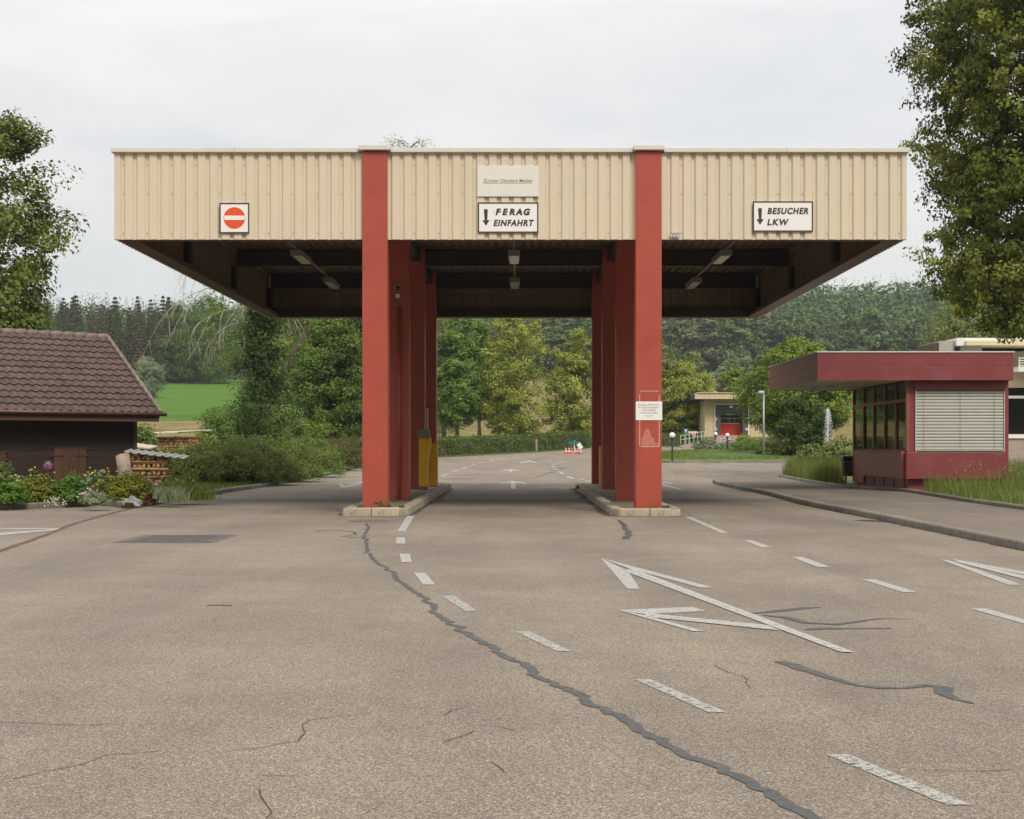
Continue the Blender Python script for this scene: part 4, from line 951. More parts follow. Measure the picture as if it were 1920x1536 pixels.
# glazed side: frame, panes, door
yb = [33.32, 34.27, 35.3, 36.4, 37.46, 38.62]
for i, y in enumerate(yb): boxo('mullion', M['maroon_brown'], kk, KX - .01, KX + .07, y - .035, y + .035, 1.046 if i < 4 else .2, 2.70)
boxo('transom', M['maroon_brown'], kk, KX - .006, KX + .066, yb[0] + .036, yb[5] - .036, 2.22, 2.29)
for i in range(5):
    a, b = yb[i] + .037, yb[i + 1] - .037
    if i < 4:
        w = boxo('window', M['maroon_brown'], kk, KX + .0, KX + .05, a, b, 1.047, 1.085)
        boxo('pane', M['glass'], w, KX + .028, KX + .034, a, b, 1.087, 2.218)
    boxo('pane', M['glass'], kk, KX + .028, KX + .034, a, b, 2.292, 2.69)
dr_ = boxo('door', M['maroon_brown'], kk, KX + .0, KX + .05, yb[4] + .037, yb[5] - .037, .2, 1.02)
boxo('pane', M['glass'], dr_, KX + .022, KX + .03, yb[4] + .09, yb[5] - .09, 1.06, 2.17)
mb = MB(); mb.box(KX, KX + .05, yb[4] + .037, yb[4] + .088, 1.022, 2.218); mb.box(KX, KX + .05, yb[5] - .088, yb[5] - .037, 1.022, 2.218); mb.box(KX, KX + .05, yb[4] + .09, yb[5] - .09, 1.022, 1.058); mb.box(KX, KX + .05, yb[4] + .09, yb[5] - .09, 2.172, 2.218)
mb.build('frame', M['maroon_brown'], dr_)
boxo('handle', M['alu'], dr_, KX - .06, KX - .03, yb[4] + .1, yb[4] + .13, 1.3, 1.95); boxo('handle', M['alu'], dr_, KX - .07, KX - .002, yb[4] + .06, yb[4] + .16, 1.17, 1.2)
boxo('window_handle', M['alu'], kk, KX - .03, KX - .011, yb[2] - .015, yb[2] + .015, 1.55, 1.7)
boxo('speak_hatch', M['interior'], kk, KX - .012, KX - .0005, yb[2] + .1, yb[3] - .1, 1.09, 1.22)
boxo('door_step', M['rail_white'], kk, KX - .35, KX - .04, 37.9, 38.6, .1, .17)
# roof
RX0, RX1, RY0, RY1, RZ0, RZ1 = 7.0, 11.6, 33.0, 39.4, 2.71, 3.36
boxo('roof', M['maroon'], kk, RX0 + .02, RX1 - .02, RY0 + .02, RY1 - .02, RZ0 + .03, RZ1 - .01)
for z0, z1, o in ((RZ0, 3.045, 0), (3.052, RZ1, 0)):
    boxo('fascia_panel', M['maroon'], kk, RX0 + .003, RX1 - .003, RY0, RY0 + .015, z0, z1, bevel=.003); boxo('fascia_panel', M['maroon'], kk, RX0 + .003, RX1 - .003, RY1 - .015, RY1, z0, z1)
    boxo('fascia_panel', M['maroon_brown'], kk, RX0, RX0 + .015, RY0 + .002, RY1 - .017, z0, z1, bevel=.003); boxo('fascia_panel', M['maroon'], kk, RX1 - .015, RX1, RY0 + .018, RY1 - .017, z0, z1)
boxo('roof_edge', M['coping'], kk, RX0 - .02, RX1 + .02, RY0 - .02, RY1 + .02, RZ1 + .002, RZ1 + .032)
boxo('soffit', M['soffit'], kk, RX0 + .017, KX - .012, RY0 + .018, RY1 - .018, RZ0 + .01, RZ0 + .028)
for y in (34.8, 36.6, 38.4): MB().cone(8.1, y, RZ0 + .004, RZ0 + .0095, .11, .11, 16).build('downlight', M['pole'], kk)
wb = thing('waste_bin', 'small brown waste bin with a black bag beside the kiosk door', 'waste bin', (PX(1588.5, 38.9), 38.9, .12))
boxo('body', M['binbrown'], wb, -.13, .12, -.13, .13, .22, .62, bevel=.01); boxo('bag', M['bag'], wb, -.15, .135, -.15, .15, .625, .78, bevel=.03)
boxo('post', M['pole'], wb, -.02, .02, .132, .17, 0, .7)

# ================================================================== WOODEN SHED
sa = R(40); sdir = Vector((math.cos(sa), math.sin(sa), 0)); snor = Vector((math.sin(sa), -math.cos(sa), 0))
ec = P(300, 775.5, 38.5)                            # right eave corner
sh = thing('wooden_shed', 'dark brown timber shed with a steep tiled roof at the edge of the yard', 'shed', (ec.x, ec.y, 0), sa)
# local frame: x along the wall (negative = left), y to the back, z up; origin under the right eave corner
EZ = ec.z; RISE, RUN = 2.28, 3.5; SLEN = math.hypot(RISE, RUN); pit = math.atan2(RISE, RUN)
LEN = 5.5; OV = .62; GABLE = .50                     # eave overhang, verge overhang
wy = OV; wx1 = -GABLE; zb = 0.05
# wall boards
nb = 10; bh = (EZ - .0 - zb) / nb
for i in range(nb):
    boxo('board', M['wood_dark'], sh, -LEN - .3, wx1, wy + .006 * (i % 2), wy + .05, zb + i * bh + .004, zb + (i + 1) * bh - .004)
boxo('wall_core', M['interior'], sh, -LEN - .3, wx1 - .02, wy + .06, wy + .12, zb, EZ + .3)
boxo('corner_post', M['wood_mid'], sh, wx1 + .002, wx1 + .11, wy - .03, wy + .12, zb, EZ)
gm = MB(); gm.add([(wx1 - .06, wy + .13, zb), (wx1 - .06, 2 * RUN - wy, zb), (wx1 - .06, 2 * RUN - wy, EZ + .4), (wx1 - .06, RUN, EZ + RISE - .2), (wx1 - .06, wy + .13, EZ + .4), (wx1, wy + .13, zb), (wx1, 2 * RUN - wy, zb), (wx1, 2 * RUN - wy, EZ + .4), (wx1, RUN, EZ + RISE - .2), (wx1, wy + .13, EZ + .4)],
                  [(0, 1, 2, 3, 4), (9, 8, 7, 6, 5), (0, 5, 6, 1), (1, 6, 7, 2), (2, 7, 8, 3), (3, 8, 9, 4), (4, 9, 5, 0)]); gm.build('gable_wall', M['wood_dark'], sh)
# roof deck
rd = MB(); th = .05
rd.add([(-LEN - .2, 0, EZ - th), (0, 0, EZ - th), (0, RUN, EZ + RISE - th), (-LEN - .2, RUN, EZ + RISE - th), (-LEN - .2, 2 * RUN, EZ - th), (0, 2 * RUN, EZ - th),
        (-LEN - .2, .04, EZ - th - .08), (0, .04, EZ - th - .08), (0, RUN, EZ + RISE - th - .1), (-LEN - .2, RUN, EZ + RISE - th - .1), (-LEN - .2, 2 * RUN - .04, EZ - th - .08), (0, 2 * RUN - .04, EZ - th - .08)],
       [(0, 1, 2, 3), (3, 2, 5, 4), (7, 6, 9, 8), (8, 9, 10, 11), (0, 6, 7, 1), (1, 7, 8, 2), (2, 8, 11, 5), (0, 3, 9, 6), (3, 4, 10, 9), (4, 5, 11, 10)]); rd.build('roof_deck', M['wood_mid'], sh)
# tiles: pan tiles with a roll, 13 rows x 23
tw, rows = .238, 13; tl = SLEN / rows
def tile_mesh():
    n = 7; mb = MB(); vs = []
    for s, lift in ((-.03, 0.046), (tl + .04, 0.0)):
        for k in range(n):
            u = k / (n - 1); zz_ = 0.020 * math.cos((u - .22) * 2 * math.pi) * (1 if u < .72 else .9)
            vs.append((u * (tw + .012), s, zz_ + lift))
    for s, lift in ((-.03, 0.010), ):
        for k in range(n):
            u = k / (n - 1); zz_ = 0.020 * math.cos((u - .22) * 2 * math.pi); vs.append((u * (tw + .012), s, zz_ + lift))
    fs = [(k, k + 1, n + k + 1, n + k) for k in range(n - 1)] + [(2 * n + k, 2 * n + k + 1, k + 1, k) for k in range(n - 1)]
    mb.add(vs, fs); return mb.mesh('roof_tile', M['tile'])
tm_ = tile_mesh()
cp, sp_ = math.cos(pit), math.sin(pit)
for r_ in range(rows):
    for c_ in range(23):
        s = r_ * tl; inst('roof_tile', tm_, sh, (-(c_ + 1) * tw, s * cp - .03 * sp_, EZ + s * sp_ + .03 * cp + rnd.uniform(-.003, .003)), (pit + rnd.uniform(-.012, .012), rnd.uniform(-.012, .012), rnd.uniform(-.006, .006)))
rm = MB().tube([(-.0, 0, 0), (.36, 0, 0.012)], [.105, .12], 10).mesh('ridge_tile', M['ridge'], True)
for i in range(16): inst('ridge_tile', rm, sh, (-.36 - i * .345 + .02, RUN, EZ + RISE - .0 + rnd.uniform(-.006, .006)), (0, rnd.uniform(-.02, .02), rnd.uniform(-.02, .02)))
vm = MB().box(0, .1, 0, tl + .02, -.05, .055).mesh('verge_tile', M['ridge'])
for r_ in range(rows): inst('verge_tile', vm, sh, (-.045, r_ * tl * cp - .02, EZ + r_ * tl * sp_ + .02), (pit + .05, 0, 0))
bk = MB(); bk.add([(-LEN - .2, RUN, EZ + RISE + .02), (0, RUN, EZ + RISE + .02), (0, 2 * RUN, EZ), (-LEN - .2, 2 * RUN, EZ)], [(0, 1, 2, 3)]); bk.build('rear_roof', M['tile'], sh)
g = MB(); g.tube([(-LEN - .2, -.05, EZ - .015), (.16, -.05, EZ - .02)], .06, 10); g.build('gutter', M['gutter'], sh, True)
boxo('fascia_board', M['wood_mid'], sh, -LEN - .2, -.03, .0, .035, EZ - .23, EZ - .06)
# shutters
def shutter(px0, px1, py0, py1, leaf):
    # x on the wall from pixels: solve along the wall direction
    def wx(px):
        lo, hi = -6.5, 1.0
        for _ in range(40):
            m = (lo + hi) / 2; w = Vector((ec.x, ec.y, 0)) + sdir * m - snor * wy
            if CX + w.x * F / w.y < px: lo = m
            else: hi = m
        return lo
    x0, x1 = wx(px0), wx(px1); w = Vector((ec.x, ec.y, 0)) + sdir * ((x0 + x1) / 2) - snor * wy
    z0, z1 = PZ(py1, w.y), PZ(py0, w.y); n = 4; r = boxo('shutter', M['wood_mid'], sh, x0, x1, wy - .022, wy - .005, max(zb, z0), z1)
    for i in range(n):
        a = x0 + (x1 - x0) * i / n; b = x0 + (x1 - x0) * (i + 1) / n
        boxo('board', M['wood_mid'], r, a + .006, b - .006, wy - .045, wy - .023, max(zb, z0) + .01, z1 - .005)
    boxo('batten', M['wood_mid'], r, (x0 + x1) / 2 - .03, (x0 + x1) / 2 + .03, wy - .064, wy - .046, max(zb, z0) + .01, z1)
    for s in (0, 1):
        xa = x0 - .06 if s == 0 else x1 - .28; boxo('hinge', M['gutter'], r, xa, xa + .34, wy - .062, wy - .047, z1 - .19, z1 - .16)
    boxo('lintel', M['wood_mid'], r, x0 - .03, x1 + .08, wy - .05, wy - .006, z1 + .004, z1 + .04)
shutter(100, 161, 842, 907, 2); shutter(-60, 9.5, 849, 905, 2)

# leaning log, firewood stacks
lb = P(236, 900, 36.2); lg = thing('log_stump', 'thick sawn log with bark leaning against the shed wall', 'log', (lb.x, lb.y, .12), 0)
MB().tube([(0.05, -.1, -.02), (.02, -.05, .2), (-.04, .0, .5), (-.10, .06, .80)], [.19, .185, .18, .175], 16).build('bark', M['bark_pale'], lg, True)
MB().tube([(-.10, .06, .80), (-.1035, .063, .815)], [.165, .16], 16).build('cut_face', M['logend'], lg)
MB().tube([(-.02, -.2, -.02), (-.06, -.14, .34)], [.10, .09], 10).build('short_log', M['bark_pale'], lg, True)
def split_log(L, w, h, seed):
    rr = random.Random(seed); mb = MB(); k = 6; pr = [(math.cos(a) * w * rr.uniform(.8, 1.1), math.sin(a) * h * rr.uniform(.8, 1.1)) for a in [i * 2 * math.pi / k + rr.uniform(-.25, .25) for i in range(k)]]
    vs = []
    for x in (-L / 2, -L / 6, L / 6, L / 2):
        o1, o2 = rr.uniform(-.008, .008), rr.uniform(-.008, .008); vs += [(x, a + o1, b + o2) for a, b in pr]
    fs = [tuple(range(k)), tuple(range(3 * k, 4 * k))[::-1]] + [(r_ * k + i, (r_ + 1) * k + i, (r_ + 1) * k + (i + 1) % k, r_ * k + (i + 1) % k) for r_ in range(3) for i in range(k)]
    mb.add(vs, fs); return mb.mesh('log', M['log'])
sb = P(281, 905, 36.6); fs_ = thing('firewood_stack', 'neat firewood stack of crosswise split logs beside the shed corner', 'firewood stack', (sb.x, sb.y, .11), R(4))
long_m = [split_log(.92, .085, .048, i) for i in range(4)]; end_m = [split_log(.5, .062, .05, 10 + i) for i in range(5)]
z = .05
for lay in range(8):
    if lay % 2 == 0:
        for j in range(4): inst('log', long_m[(lay + j) % 4], fs_, (rnd.uniform(-.02, .02), j * .17, z), (rnd.uniform(-.2, .2) + (math.pi if j % 2 else 0), 0, rnd.uniform(-.02, .02)))
    else:
        x = -.4
        while x < .41:
            inst('log', end_m[rnd.randrange(5)], fs_, (x, .22 + rnd.uniform(-.06, .03), z + rnd.uniform(-.008, .006)), (rnd.uniform(0, 6), 0, R(90) + rnd.uniform(-.12, .12)), (1, rnd.uniform(.7, 1.35), rnd.uniform(.8, 1.15))); x += .12 + rnd.uniform(-.03, .04)
    z += .1
mb = MB(); pr = trap(-.62, .95, 0, .2, .03)
mb.v = [(a, -.22, .83 + d - .11 * a) for a, d in pr] + [(a, .75, .90 + d - .11 * a) for a, d in pr]; n = len(pr); mb.f = [(i, i + 1, n + i + 1, n + i) for i in range(n - 1)]
o = mb.build('corrugated_roof', M['sheet'], fs_); so = o.modifiers.new('s', 'SOLIDIFY'); so.thickness = .006
bs_ = P(322, 856, 52); fb = thing('firewood_stack', 'long low firewood stack under pale boards at the edge of the meadow', 'firewood stack', (bs_.x, 52, rz(52) + .12), R(-3))
zt = PZ(814, 52) - fb.location.z; zs = .02
mb = MB(); rr = random.Random(3); zr = .06; row = 0
while zr < zt - .12:
    x = -1.15 + (row % 2) * .05
    while x < .62:
        r_ = rr.uniform(.038, .06); y = rr.uniform(-.04, .04); k = 6; a0 = rr.uniform(0, 6)
        pts = [(x + math.cos(a0 + i * 1.047) * r_ * rr.uniform(.8, 1.1), zr + math.sin(a0 + i * 1.047) * r_ * rr.uniform(.8, 1.1)) for i in range(k)]
        mb.add([(a, y, b) for a, b in pts] + [(a, y + .8, b) for a, b in pts], [tuple(range(k)), tuple(range(k, 2 * k))[::-1]] + [(i, k + i, k + (i + 1) % k, (i + 1) % k) for i in range(k)]); x += r_ * 1.9 + .008
    zr += .098; row += 1
o = mb.build('log_end', M['logend'], fb); o['kind'] = 'stuff'
z = .05; lay = 0
while z < zt - .1:
    if lay % 2: [inst('log', end_m[i % 5], fb, (.72 + i * .12, .1, z), (rnd.uniform(0, 6), 0, R(90)), (.9, .8, .8)) for i in range(3)]
    else: [inst('log', long_m[j], fb, (.85, j * .2, z), (0, 0, 0), (.5, .9, .9)) for j in range(3)]
    z += .092; lay += 1
for i, (x0, x1, dz_, dy) in enumerate([(-1.25, .3, .0, -.3), (-.35, 1.1, .045, -.25), (.5, 1.5, .09, -.32), (-1.0, .6, .02, .1), (.2, 1.25, .06, .15)]):
    mb = MB(); mb.obox(((x0 + x1) / 2, dy + .2, zt + .03 + dz_ + .02 * (i % 2)), ((x1 - x0) / 2, 0, .03), (0, .24, .015), (0, 0, .014)); mb.build('cover_board', M['plank_pale'], fb)
b3 = P(255, 838, 44); f3 = thing('firewood_stack', 'small firewood pile under a white sheet just behind the shed corner', 'firewood stack', (b3.x, 44, .12), 0)
for j in range(9):
    for i in range(3): inst('log', long_m[(i + j) % 4], f3, (-.15, i * .2, .06 + j * .1), (rnd.uniform(0, 6), 0, 0), (.8, 1, 1))
mb = MB(); mb.obox((0, .2, 1.06), (.5, 0, -.06), (0, .5, .04), (0, 0, .02)); mb.build('cover_sheet', M['plank_pale'], f3)

# ------------------------------------------------------------------ rock and flower bed
rk = G(244, 953); rs_ = np.random.RandomState(4); bm = bmesh.new(); bmesh.ops.create_icosphere(bm, subdivisions=3, radius=.19)
for v in bm.verts:
    n = v.co.normalized(); k = 1 + .18 * math.sin(n.x * 5 + 1) * math.cos(n.y * 4) + .1 * math.sin(n.z * 9 + n.x * 7) + rnd.uniform(-.03, .03); v.co = Vector((n.x * .19 * k, n.y * .15 * k, n.z * .135 * k + .06))
me = bpy.data.meshes.new('garden_rock'); bm.to_mesh(me); bm.free(); me.materials.append(M['rock'])
o = bpy.data.objects.new('garden_rock', me); link(o); o.location = (rk.x, rk.y + .15, .02); tag(o, 'grey mottled boulder at the end of the flower bed kerb', 'rock')
def bedpt(px, py): g = G(px, py, .12); k = (g.y + .22) / g.y; return (g.x * k, g.y + .22, .12)
def mound(name, label, cat, px, pybase, wpx, hpx, m, size, seed, n=34, per=90, aspect=.75, **k):
    b = bedpt(px, pybase); s = b[1] / F * 1.12; return shrub(name, label, cat, b, wpx * s / 2, wpx * s / 2 * .8, hpx * s, int(n * 1.3), int(per * 1.3), size, m, seed, aspect=aspect, **k)
mound('lady_mantle', 'leftmost yellowish green lady mantle mound at the frame edge of the bed', 'plant', 15, 945, 62, 42, M['l_fresh'], .045, 31)
mound('lady_mantle', 'yellow green flowering mound below the purple allium', 'plant', 70, 941, 66, 50, M['l_mantle'], .040, 32)
mound('green_perennial', 'dark leafy green plant between the mounds in the flower bed', 'plant', 97, 940, 38, 42, M['l_green'], .06, 33, n=22, per=60)
mound('green_perennial', 'rounded deep green perennial in front of the shed shutter', 'plant', 134, 940, 66, 47, M['l_fresh'], .042, 34)
mound('lady_mantle', 'large yellow green flowering mound beside the boulder', 'plant', 241, 938, 86, 50, M['l_mantle'], .042, 35, n=44, per=100)
mound('catmint', 'low grey green spreading plant left of the yellow mound by the boulder', 'plant', 180, 946, 50, 20, M['l_silver'], .035, 36, n=26, per=60)
mound('tall_perennial', 'tall green shoots at the far left end of the flower bed', 'plant', 5, 925, 60, 60, M['l_bush'], .07, 37, n=26, per=60, aspect=.3)
mound('purple_foliage', 'small dark red foliage plant right of the boulder', 'plant', 281, 945, 20, 18, M['l_red'], .035, 38, n=14, per=40)
mound('silver_tuft', 'silvery grey tuft between the boulder and the grass tuft', 'plant', 300, 940, 34, 24, M['l_silver'], .05, 39, n=18, per=60, aspect=.2)
for i_, (px_f, py_f, w_f, h_f, m_f, l_f) in enumerate([(120, 930, 40, 30, 'l_green', 'leafy filler plant behind the rounded green perennial'), (205, 926, 50, 34, 'l_bush', 'dark filler plant behind the yellow mound near the log'), (50, 928, 40, 34, 'l_green', 'green filler plant behind the mound below the allium'), (262, 928, 36, 30, 'l_bush', 'filler plant between the boulder and the firewood stack'), (325, 925, 60, 24, 'l_green', 'low green plants at the foot of the bush by the firewood')]):
    mound('green_perennial', l_f, 'plant', px_f, py_f, w_f, h_f, M[m_f], .05, 200 + i_, n=22, per=60)
def hosta(px, py, wpx, hpx, seed, label):
    b = bedpt(px, py); s = b[1] / F; rs = np.random.RandomState(seed); root = thing('hosta', label, 'plant', b, 0, 'variegated hostas in the flower bed'); n = 26
    a = rs.uniform(0, 2 * np.pi, n); r = rs.uniform(.2, 1, n) * wpx * s / 2
    C = np.stack([np.cos(a) * r, np.sin(a) * r * .7, rs.uniform(.45, 1, n) * hpx * s], 1); N = np.stack([np.cos(a) * .6, np.sin(a) * .6, np.ones(n)], 1) + rs.normal(size=(n, 3)) * .35
    V, Fq = leaves(C, N, .15, .6, rs, .25, .25); link(bpy.data.objects.new('foliage', np_mesh('foliage', V, Fq, M['l_hosta'], rs.uniform(0, 1, n))), root)
    sm = MB()
    for c in C: sm.tube([(c[0] * .1, c[1] * .1, -.02), tuple(c)], .006, 4)
    sm.build('stem', M['stem'], root)
hosta(156, 925, 46, 34, 1, 'variegated hosta below the shed shutter with white edged leaves'); hosta(186, 918, 34, 34, 2, 'variegated hosta in front of the leaning log'); hosta(272, 925, 40, 28, 3, 'variegated hosta at the foot of the firewood stack'); hosta(28, 925, 40, 32, 4, 'variegated hosta near the left end of the bed')
def flowers(name, label, spots, m, r, seed, stem_from=938, center=None, petals=7):
    """One flowering plant: stems and heads at pixel spots, standing on the bed."""
    b = bedpt(sum(s[0] for s in spots) / len(spots), stem_from); root = thing(name, label, 'flowers', b); sm = MB(); hd = MB(); rr = random.Random(seed); sc = b[1] / F
    for px, py in spots:
        x = (px - CX) * sc - b[0] + rr.uniform(-.02, .02); y = rr.uniform(-.25, .25); z = PZ(py, b[1]) - b[2]
        sm.tube([(x * .8, y, -.02), (x * .92, y, z * .5), (x, y, z)], .004, 4); t = rr.uniform(-.4, .4)
        for k in range(petals):
            a = k * 2 * math.pi / petals; d = Vector((math.cos(a), -.35 + t * .3, math.sin(a) * .8)).normalized(); e = Vector((-math.sin(a), 0, math.cos(a)))
            c = Vector((x, y, z)); hd.add([c, c + d * r * .6 + e * r * .3, c + d * r, c + d * r * .6 - e * r * .3], [(0, 1, 2, 3)])
    sm.build('stem', M['stem'], root); hd.build('flower_head', m, root)
rr = random.Random(11)
flowers('yellow_daisies', 'yellow daisies on thin stems right of the shutter', [(rr.uniform(160, 245), rr.uniform(876, 905)) for _ in range(20)] + [(168, 900), (187, 900), (171, 911), (182, 908), (181, 918), (250, 888), (266, 886), (272, 888), (213, 884)], M['yellow_petal'], .026, 1, 930)
flowers('yellow_daisies', 'few yellow daisies around the purple allium at the left', [(47, 882), (54, 891), (62, 880), (64, 876), (75, 891), (94, 886), (36, 900), (31, 890), (24, 891)], M['yellow_petal'], .024, 2, 930)
flowers('pink_flowers', 'pale pink flowers between the green perennial and yellow mound', [(rr.uniform(153, 168), rr.uniform(922, 936)) for _ in range(14)] + [(167, 915), (172, 917), (175, 921)], M['pink_petal'], .024, 3, 944)
flowers('white_flowers', 'low white flowers near the bed kerb', [(rr.uniform(88, 124), rr.uniform(932, 948)) for _ in range(30)], M['white_petal'], .015, 4, 950)
flowers('pink_flowers', 'scattered pale pink blooms in front of the firewood stack', [(rr.uniform(288, 372), rr.uniform(896, 922)) for _ in range(26)], M['pink_petal'], .022, 5, 935)
b = bedpt(90, 925); al = thing('allium', 'single round purple allium head on a tall stem against the shed', 'flower', b)
hz = PZ(873, b[1]) - b[2]; MB().tube([(0.01, 0, -.02), (0, 0, hz)], .007, 5).build('stem', M['stem'], al)
rs_ = np.random.RandomState(8); d = nrm(rs_.normal(size=(260, 3))); V, Fq = leaves(d * rs_.uniform(.07, .118, (260, 1)) + np.array([0, 0, hz]), d, .032, .6, rs_, 0)
link(bpy.data.objects.new('flower_head', np_mesh('flower_head', V, Fq, M['allium'])), al)
def tuft(name, label, cx_, cy_, z, rx, ry, h, n, m, seed, w=.006, lean=.5, group=None):
    rs = np.random.RandomState(seed); p = rs.normal(size=(n, 2)) * .45; P0 = np.stack([p[:, 0] * rx, p[:, 1] * ry, np.full(n, -.01)], 1)
    V, Fq, t = blades(P0, h, w, lean, rs); root = thing(name, label, 'grass tuft', (cx_, cy_, z), 0, group)
    link(bpy.data.objects.new('blades', np_mesh('blades', V, Fq, m, t)), root); return root
b = bedpt(347, 936); tuft('grass_tuft', 'green spiky grass tuft at the right end of the flower bed', b[0], b[1], .1, .55, .4, .36, 900, M['l_grass'], 3, .007, .9)
b = bedpt(317, 940); tuft('grass_tuft', 'grey leaved lavender like tuft next to the spiky grass tuft', b[0], b[1], .1, .35, .3, .27, 500, M['l_silver'], 4, .006, .8)
# weeds in the islands' joints
for i, (px, py, hpx, lab) in enumerate([(678, 950, 9, 'weeds at the left foot of the left front column'), (716, 955, 24, 'tall weed in front of the left front column'), (717, 967, 12, 'weed growing over the front kerb of the left island'), (752, 949, 8, 'small weed right of the left front column'),
                                        (840, 913, 8, 'weed at the far end of the left island'), (640, 966, 5, 'flat weed left of the left island kerb'), (1155, 965, 17, 'round leafy weed at the corner of the right island'), (1250, 951, 10, 'weeds right of the right front column'), (1224, 951, 5, 'tiny weed at the foot of the right front column'), (1086, 917, 9, 'weed at the far end of the right island'),
                                        (1390, 918, 7, 'weeds in the joint of the pavement kerb nose'), (1918, 1020, 14, 'weed on the pavement kerb at the right frame edge')]):
    g = G(px, py, .06 if py < 960 and px < 1300 else 0.0)
    if 945 < py < 956 and (640 < px < 760 or 1220 < px < 1260): g = P(px, 953, 23.82); g.z = .11
    s = g.y / F
    shrub('weed', lab, 'weed', (g.x, g.y, g.z - .01), max(.06, hpx * s * .8), .06, hpx * s, 14, 26, .045, M['l_fresh'], 60 + i, aspect=.3, stems=False)

# ================================================================== VEGETATION, near to far
# left maple behind the shed, right linden beyond the kiosk
tree('maple_tree', 'tall maple rising behind the shed at the left frame edge', 'tree', (-20.6, 52, .1), 13.8, [(.16, 2.3), (.3, 3.2), (.42, 3.2), (.52, 2.7), (.62, 3.4), (.75, 3.8), (.88, 2.9), (1.0, .6)], 260, .72, 230, .155, M['l_maple'], M['bark'], .3, 11, limbs=40, aspect=.75, sprays=12)
tree('linden_tree', 'huge dense linden leaning in from the right frame edge over the kiosk', 'tree', (18.6, 44, .1), 19, [(.22, 3.0), (.28, 4.6), (.34, 5.2), (.5, 5.7), (.62, 5.3), (.8, 6.0), (.92, 5.0), (1.0, 1.4)], 1050, .80, 380, .14, M['l_linden'], M['bark'], .42, 12, limbs=46, aspect=.55, sprays=10, droop=.7, first=.16, tight=.20, tint_amp=.30)
# bush belt along the left lane
bp = [(345, 906, 1.3, 1.15, 'l_bush'), (400, 909, 1.4, 1.35, 'l_bush'), (455, 906, 1.4, 1.42, 'l_bush'), (515, 900, 1.5, 1.55, 'l_bush'), (570, 892, 1.4, 1.6, 'l_bush'), (620, 880, 1.4, 1.65, 'l_bush_brown'), (662, 870, 1.5, 1.6, 'l_bush_brown'), (705, 867, 1.6, 1.7, 'l_bush'), (755, 862, 1.7, 1.7, 'l_bush')]
lab = ['lowest bush right behind the crosswise firewood stack', 'dark green bush right of the firewood stacks', 'broad dark green bush above the pink flowers', 'tallest dark green bush above the verge kerb', 'dark bush at the end of the verge kerb', 'brownish green bush nearest the left front column', 'brownish bush half hidden by the left front column', 'bush behind the left columns', 'last bush before the clipped hedge']
for i, (px, py, r_, h_, m_) in enumerate(bp):
    g = G(px, py, .09); shrub('bush', lab[i], 'bush', (g.x, g.y + 1.15, g.z - .02), r_ * 1.1, r_, h_, 150, 190, .07, M[m_], 80 + i, aspect=.4, rc=.30, tint_amp=.16, group='loose bushes lining the left lane')
# clipped hedges
def hedge(name, label, p0, p1, depth, h, seed):
    rs = np.random.RandomState(seed); a = Vector((p0[0], p0[1], 0)); b_ = Vector((p1[0], p1[1], 0)); L = (b_ - a).length; ang = math.atan2((b_ - a).y, (b_ - a).x)
    root = thing(name, label, 'hedge', (a.x, a.y, rz(a.y) + .05), ang); n = int(L * 260); slope = (rz(b_.y) - rz(a.y)) / L
    x = rs.uniform(0, L, n); f = rs.uniform(0, 1, n); side = f < .62
    y = np.where(side, rs.normal(0, .07, n), rs.uniform(0, depth, n)); z = np.where(side, rs.uniform(0.02, h, n), h + rs.normal(0, .05, n)) + np.sin(x * 1.7) * .03 + slope * x
    y = y + np.sin(x * 2.3 + z * 3) * .06
    N = np.where(side[:, None], np.array([0, -1, .35]), np.array([0, -.2, 1])) + rs.normal(size=(n, 3)) * .5
    V, Fq = leaves(np.stack([x, y, z], 1), N, .15, .6, rs, .1); t = .42 + np.sin(x * .9 + z * 2) * .1 + rs.normal(size=n) * .2
    link(bpy.data.objects.new('foliage', np_mesh('foliage', V, Fq, M['l_hedge'], t)), root)
    mb = MB(); mb.add([(0, .14, -.1), (L, .14, slope * L - .1), (L, depth - .1, slope * L - .1), (0, depth - .1, -.1), (0, .14, h - .12), (L, .14, slope * L + h - .12), (L, depth - .1, slope * L + h - .12), (0, depth - .1, h - .12)],
                      [(0, 3, 2, 1), (4, 5, 6, 7), (0, 1, 5, 4), (1, 2, 6, 5), (2, 3, 7, 6), (3, 0, 4, 7)]); mb.build('branches', M['bark'], root)
h0, h1, h2, h3 = xy(800, 858.5), xy(1003, 848), xy(1010, 847.6), xy(1108, 840.2)
hedge('clipped_hedge', 'long clipped hedge along the far road left of the gap', h0, h1, 1.2, 1.22, 1)
hedge('clipped_hedge', 'shorter clipped hedge right of the gap behind the traffic cones', h2, h3, 1.2, 1.3, 2)
hedge('clipped_hedge', 'dark clipped hedge behind the globe lamp left of the loading dock', (6.2, 124.0), (15.2, 125.4), 1.2, 1.05, 3)
gp = G(1003, 848); boxo('gate_post', M['concrete'], None, gp.x + .05, gp.x + .2, gp.y + .3, gp.y + .45, gp.z, gp.z + 1.0); o = bpy.context.scene.objects['gate_post']; tag(o, 'short pale post in the gap between the clipped hedges', 'post')
def T(px, basey, topy, Y, wpx, **k):
    b = P(px, basey, Y); h = (basey - topy) * Y / F; r = wpx * Y / F / 2; z = lz(b.x, Y)
    return (b.x, Y, z), h + (b.z - z), r
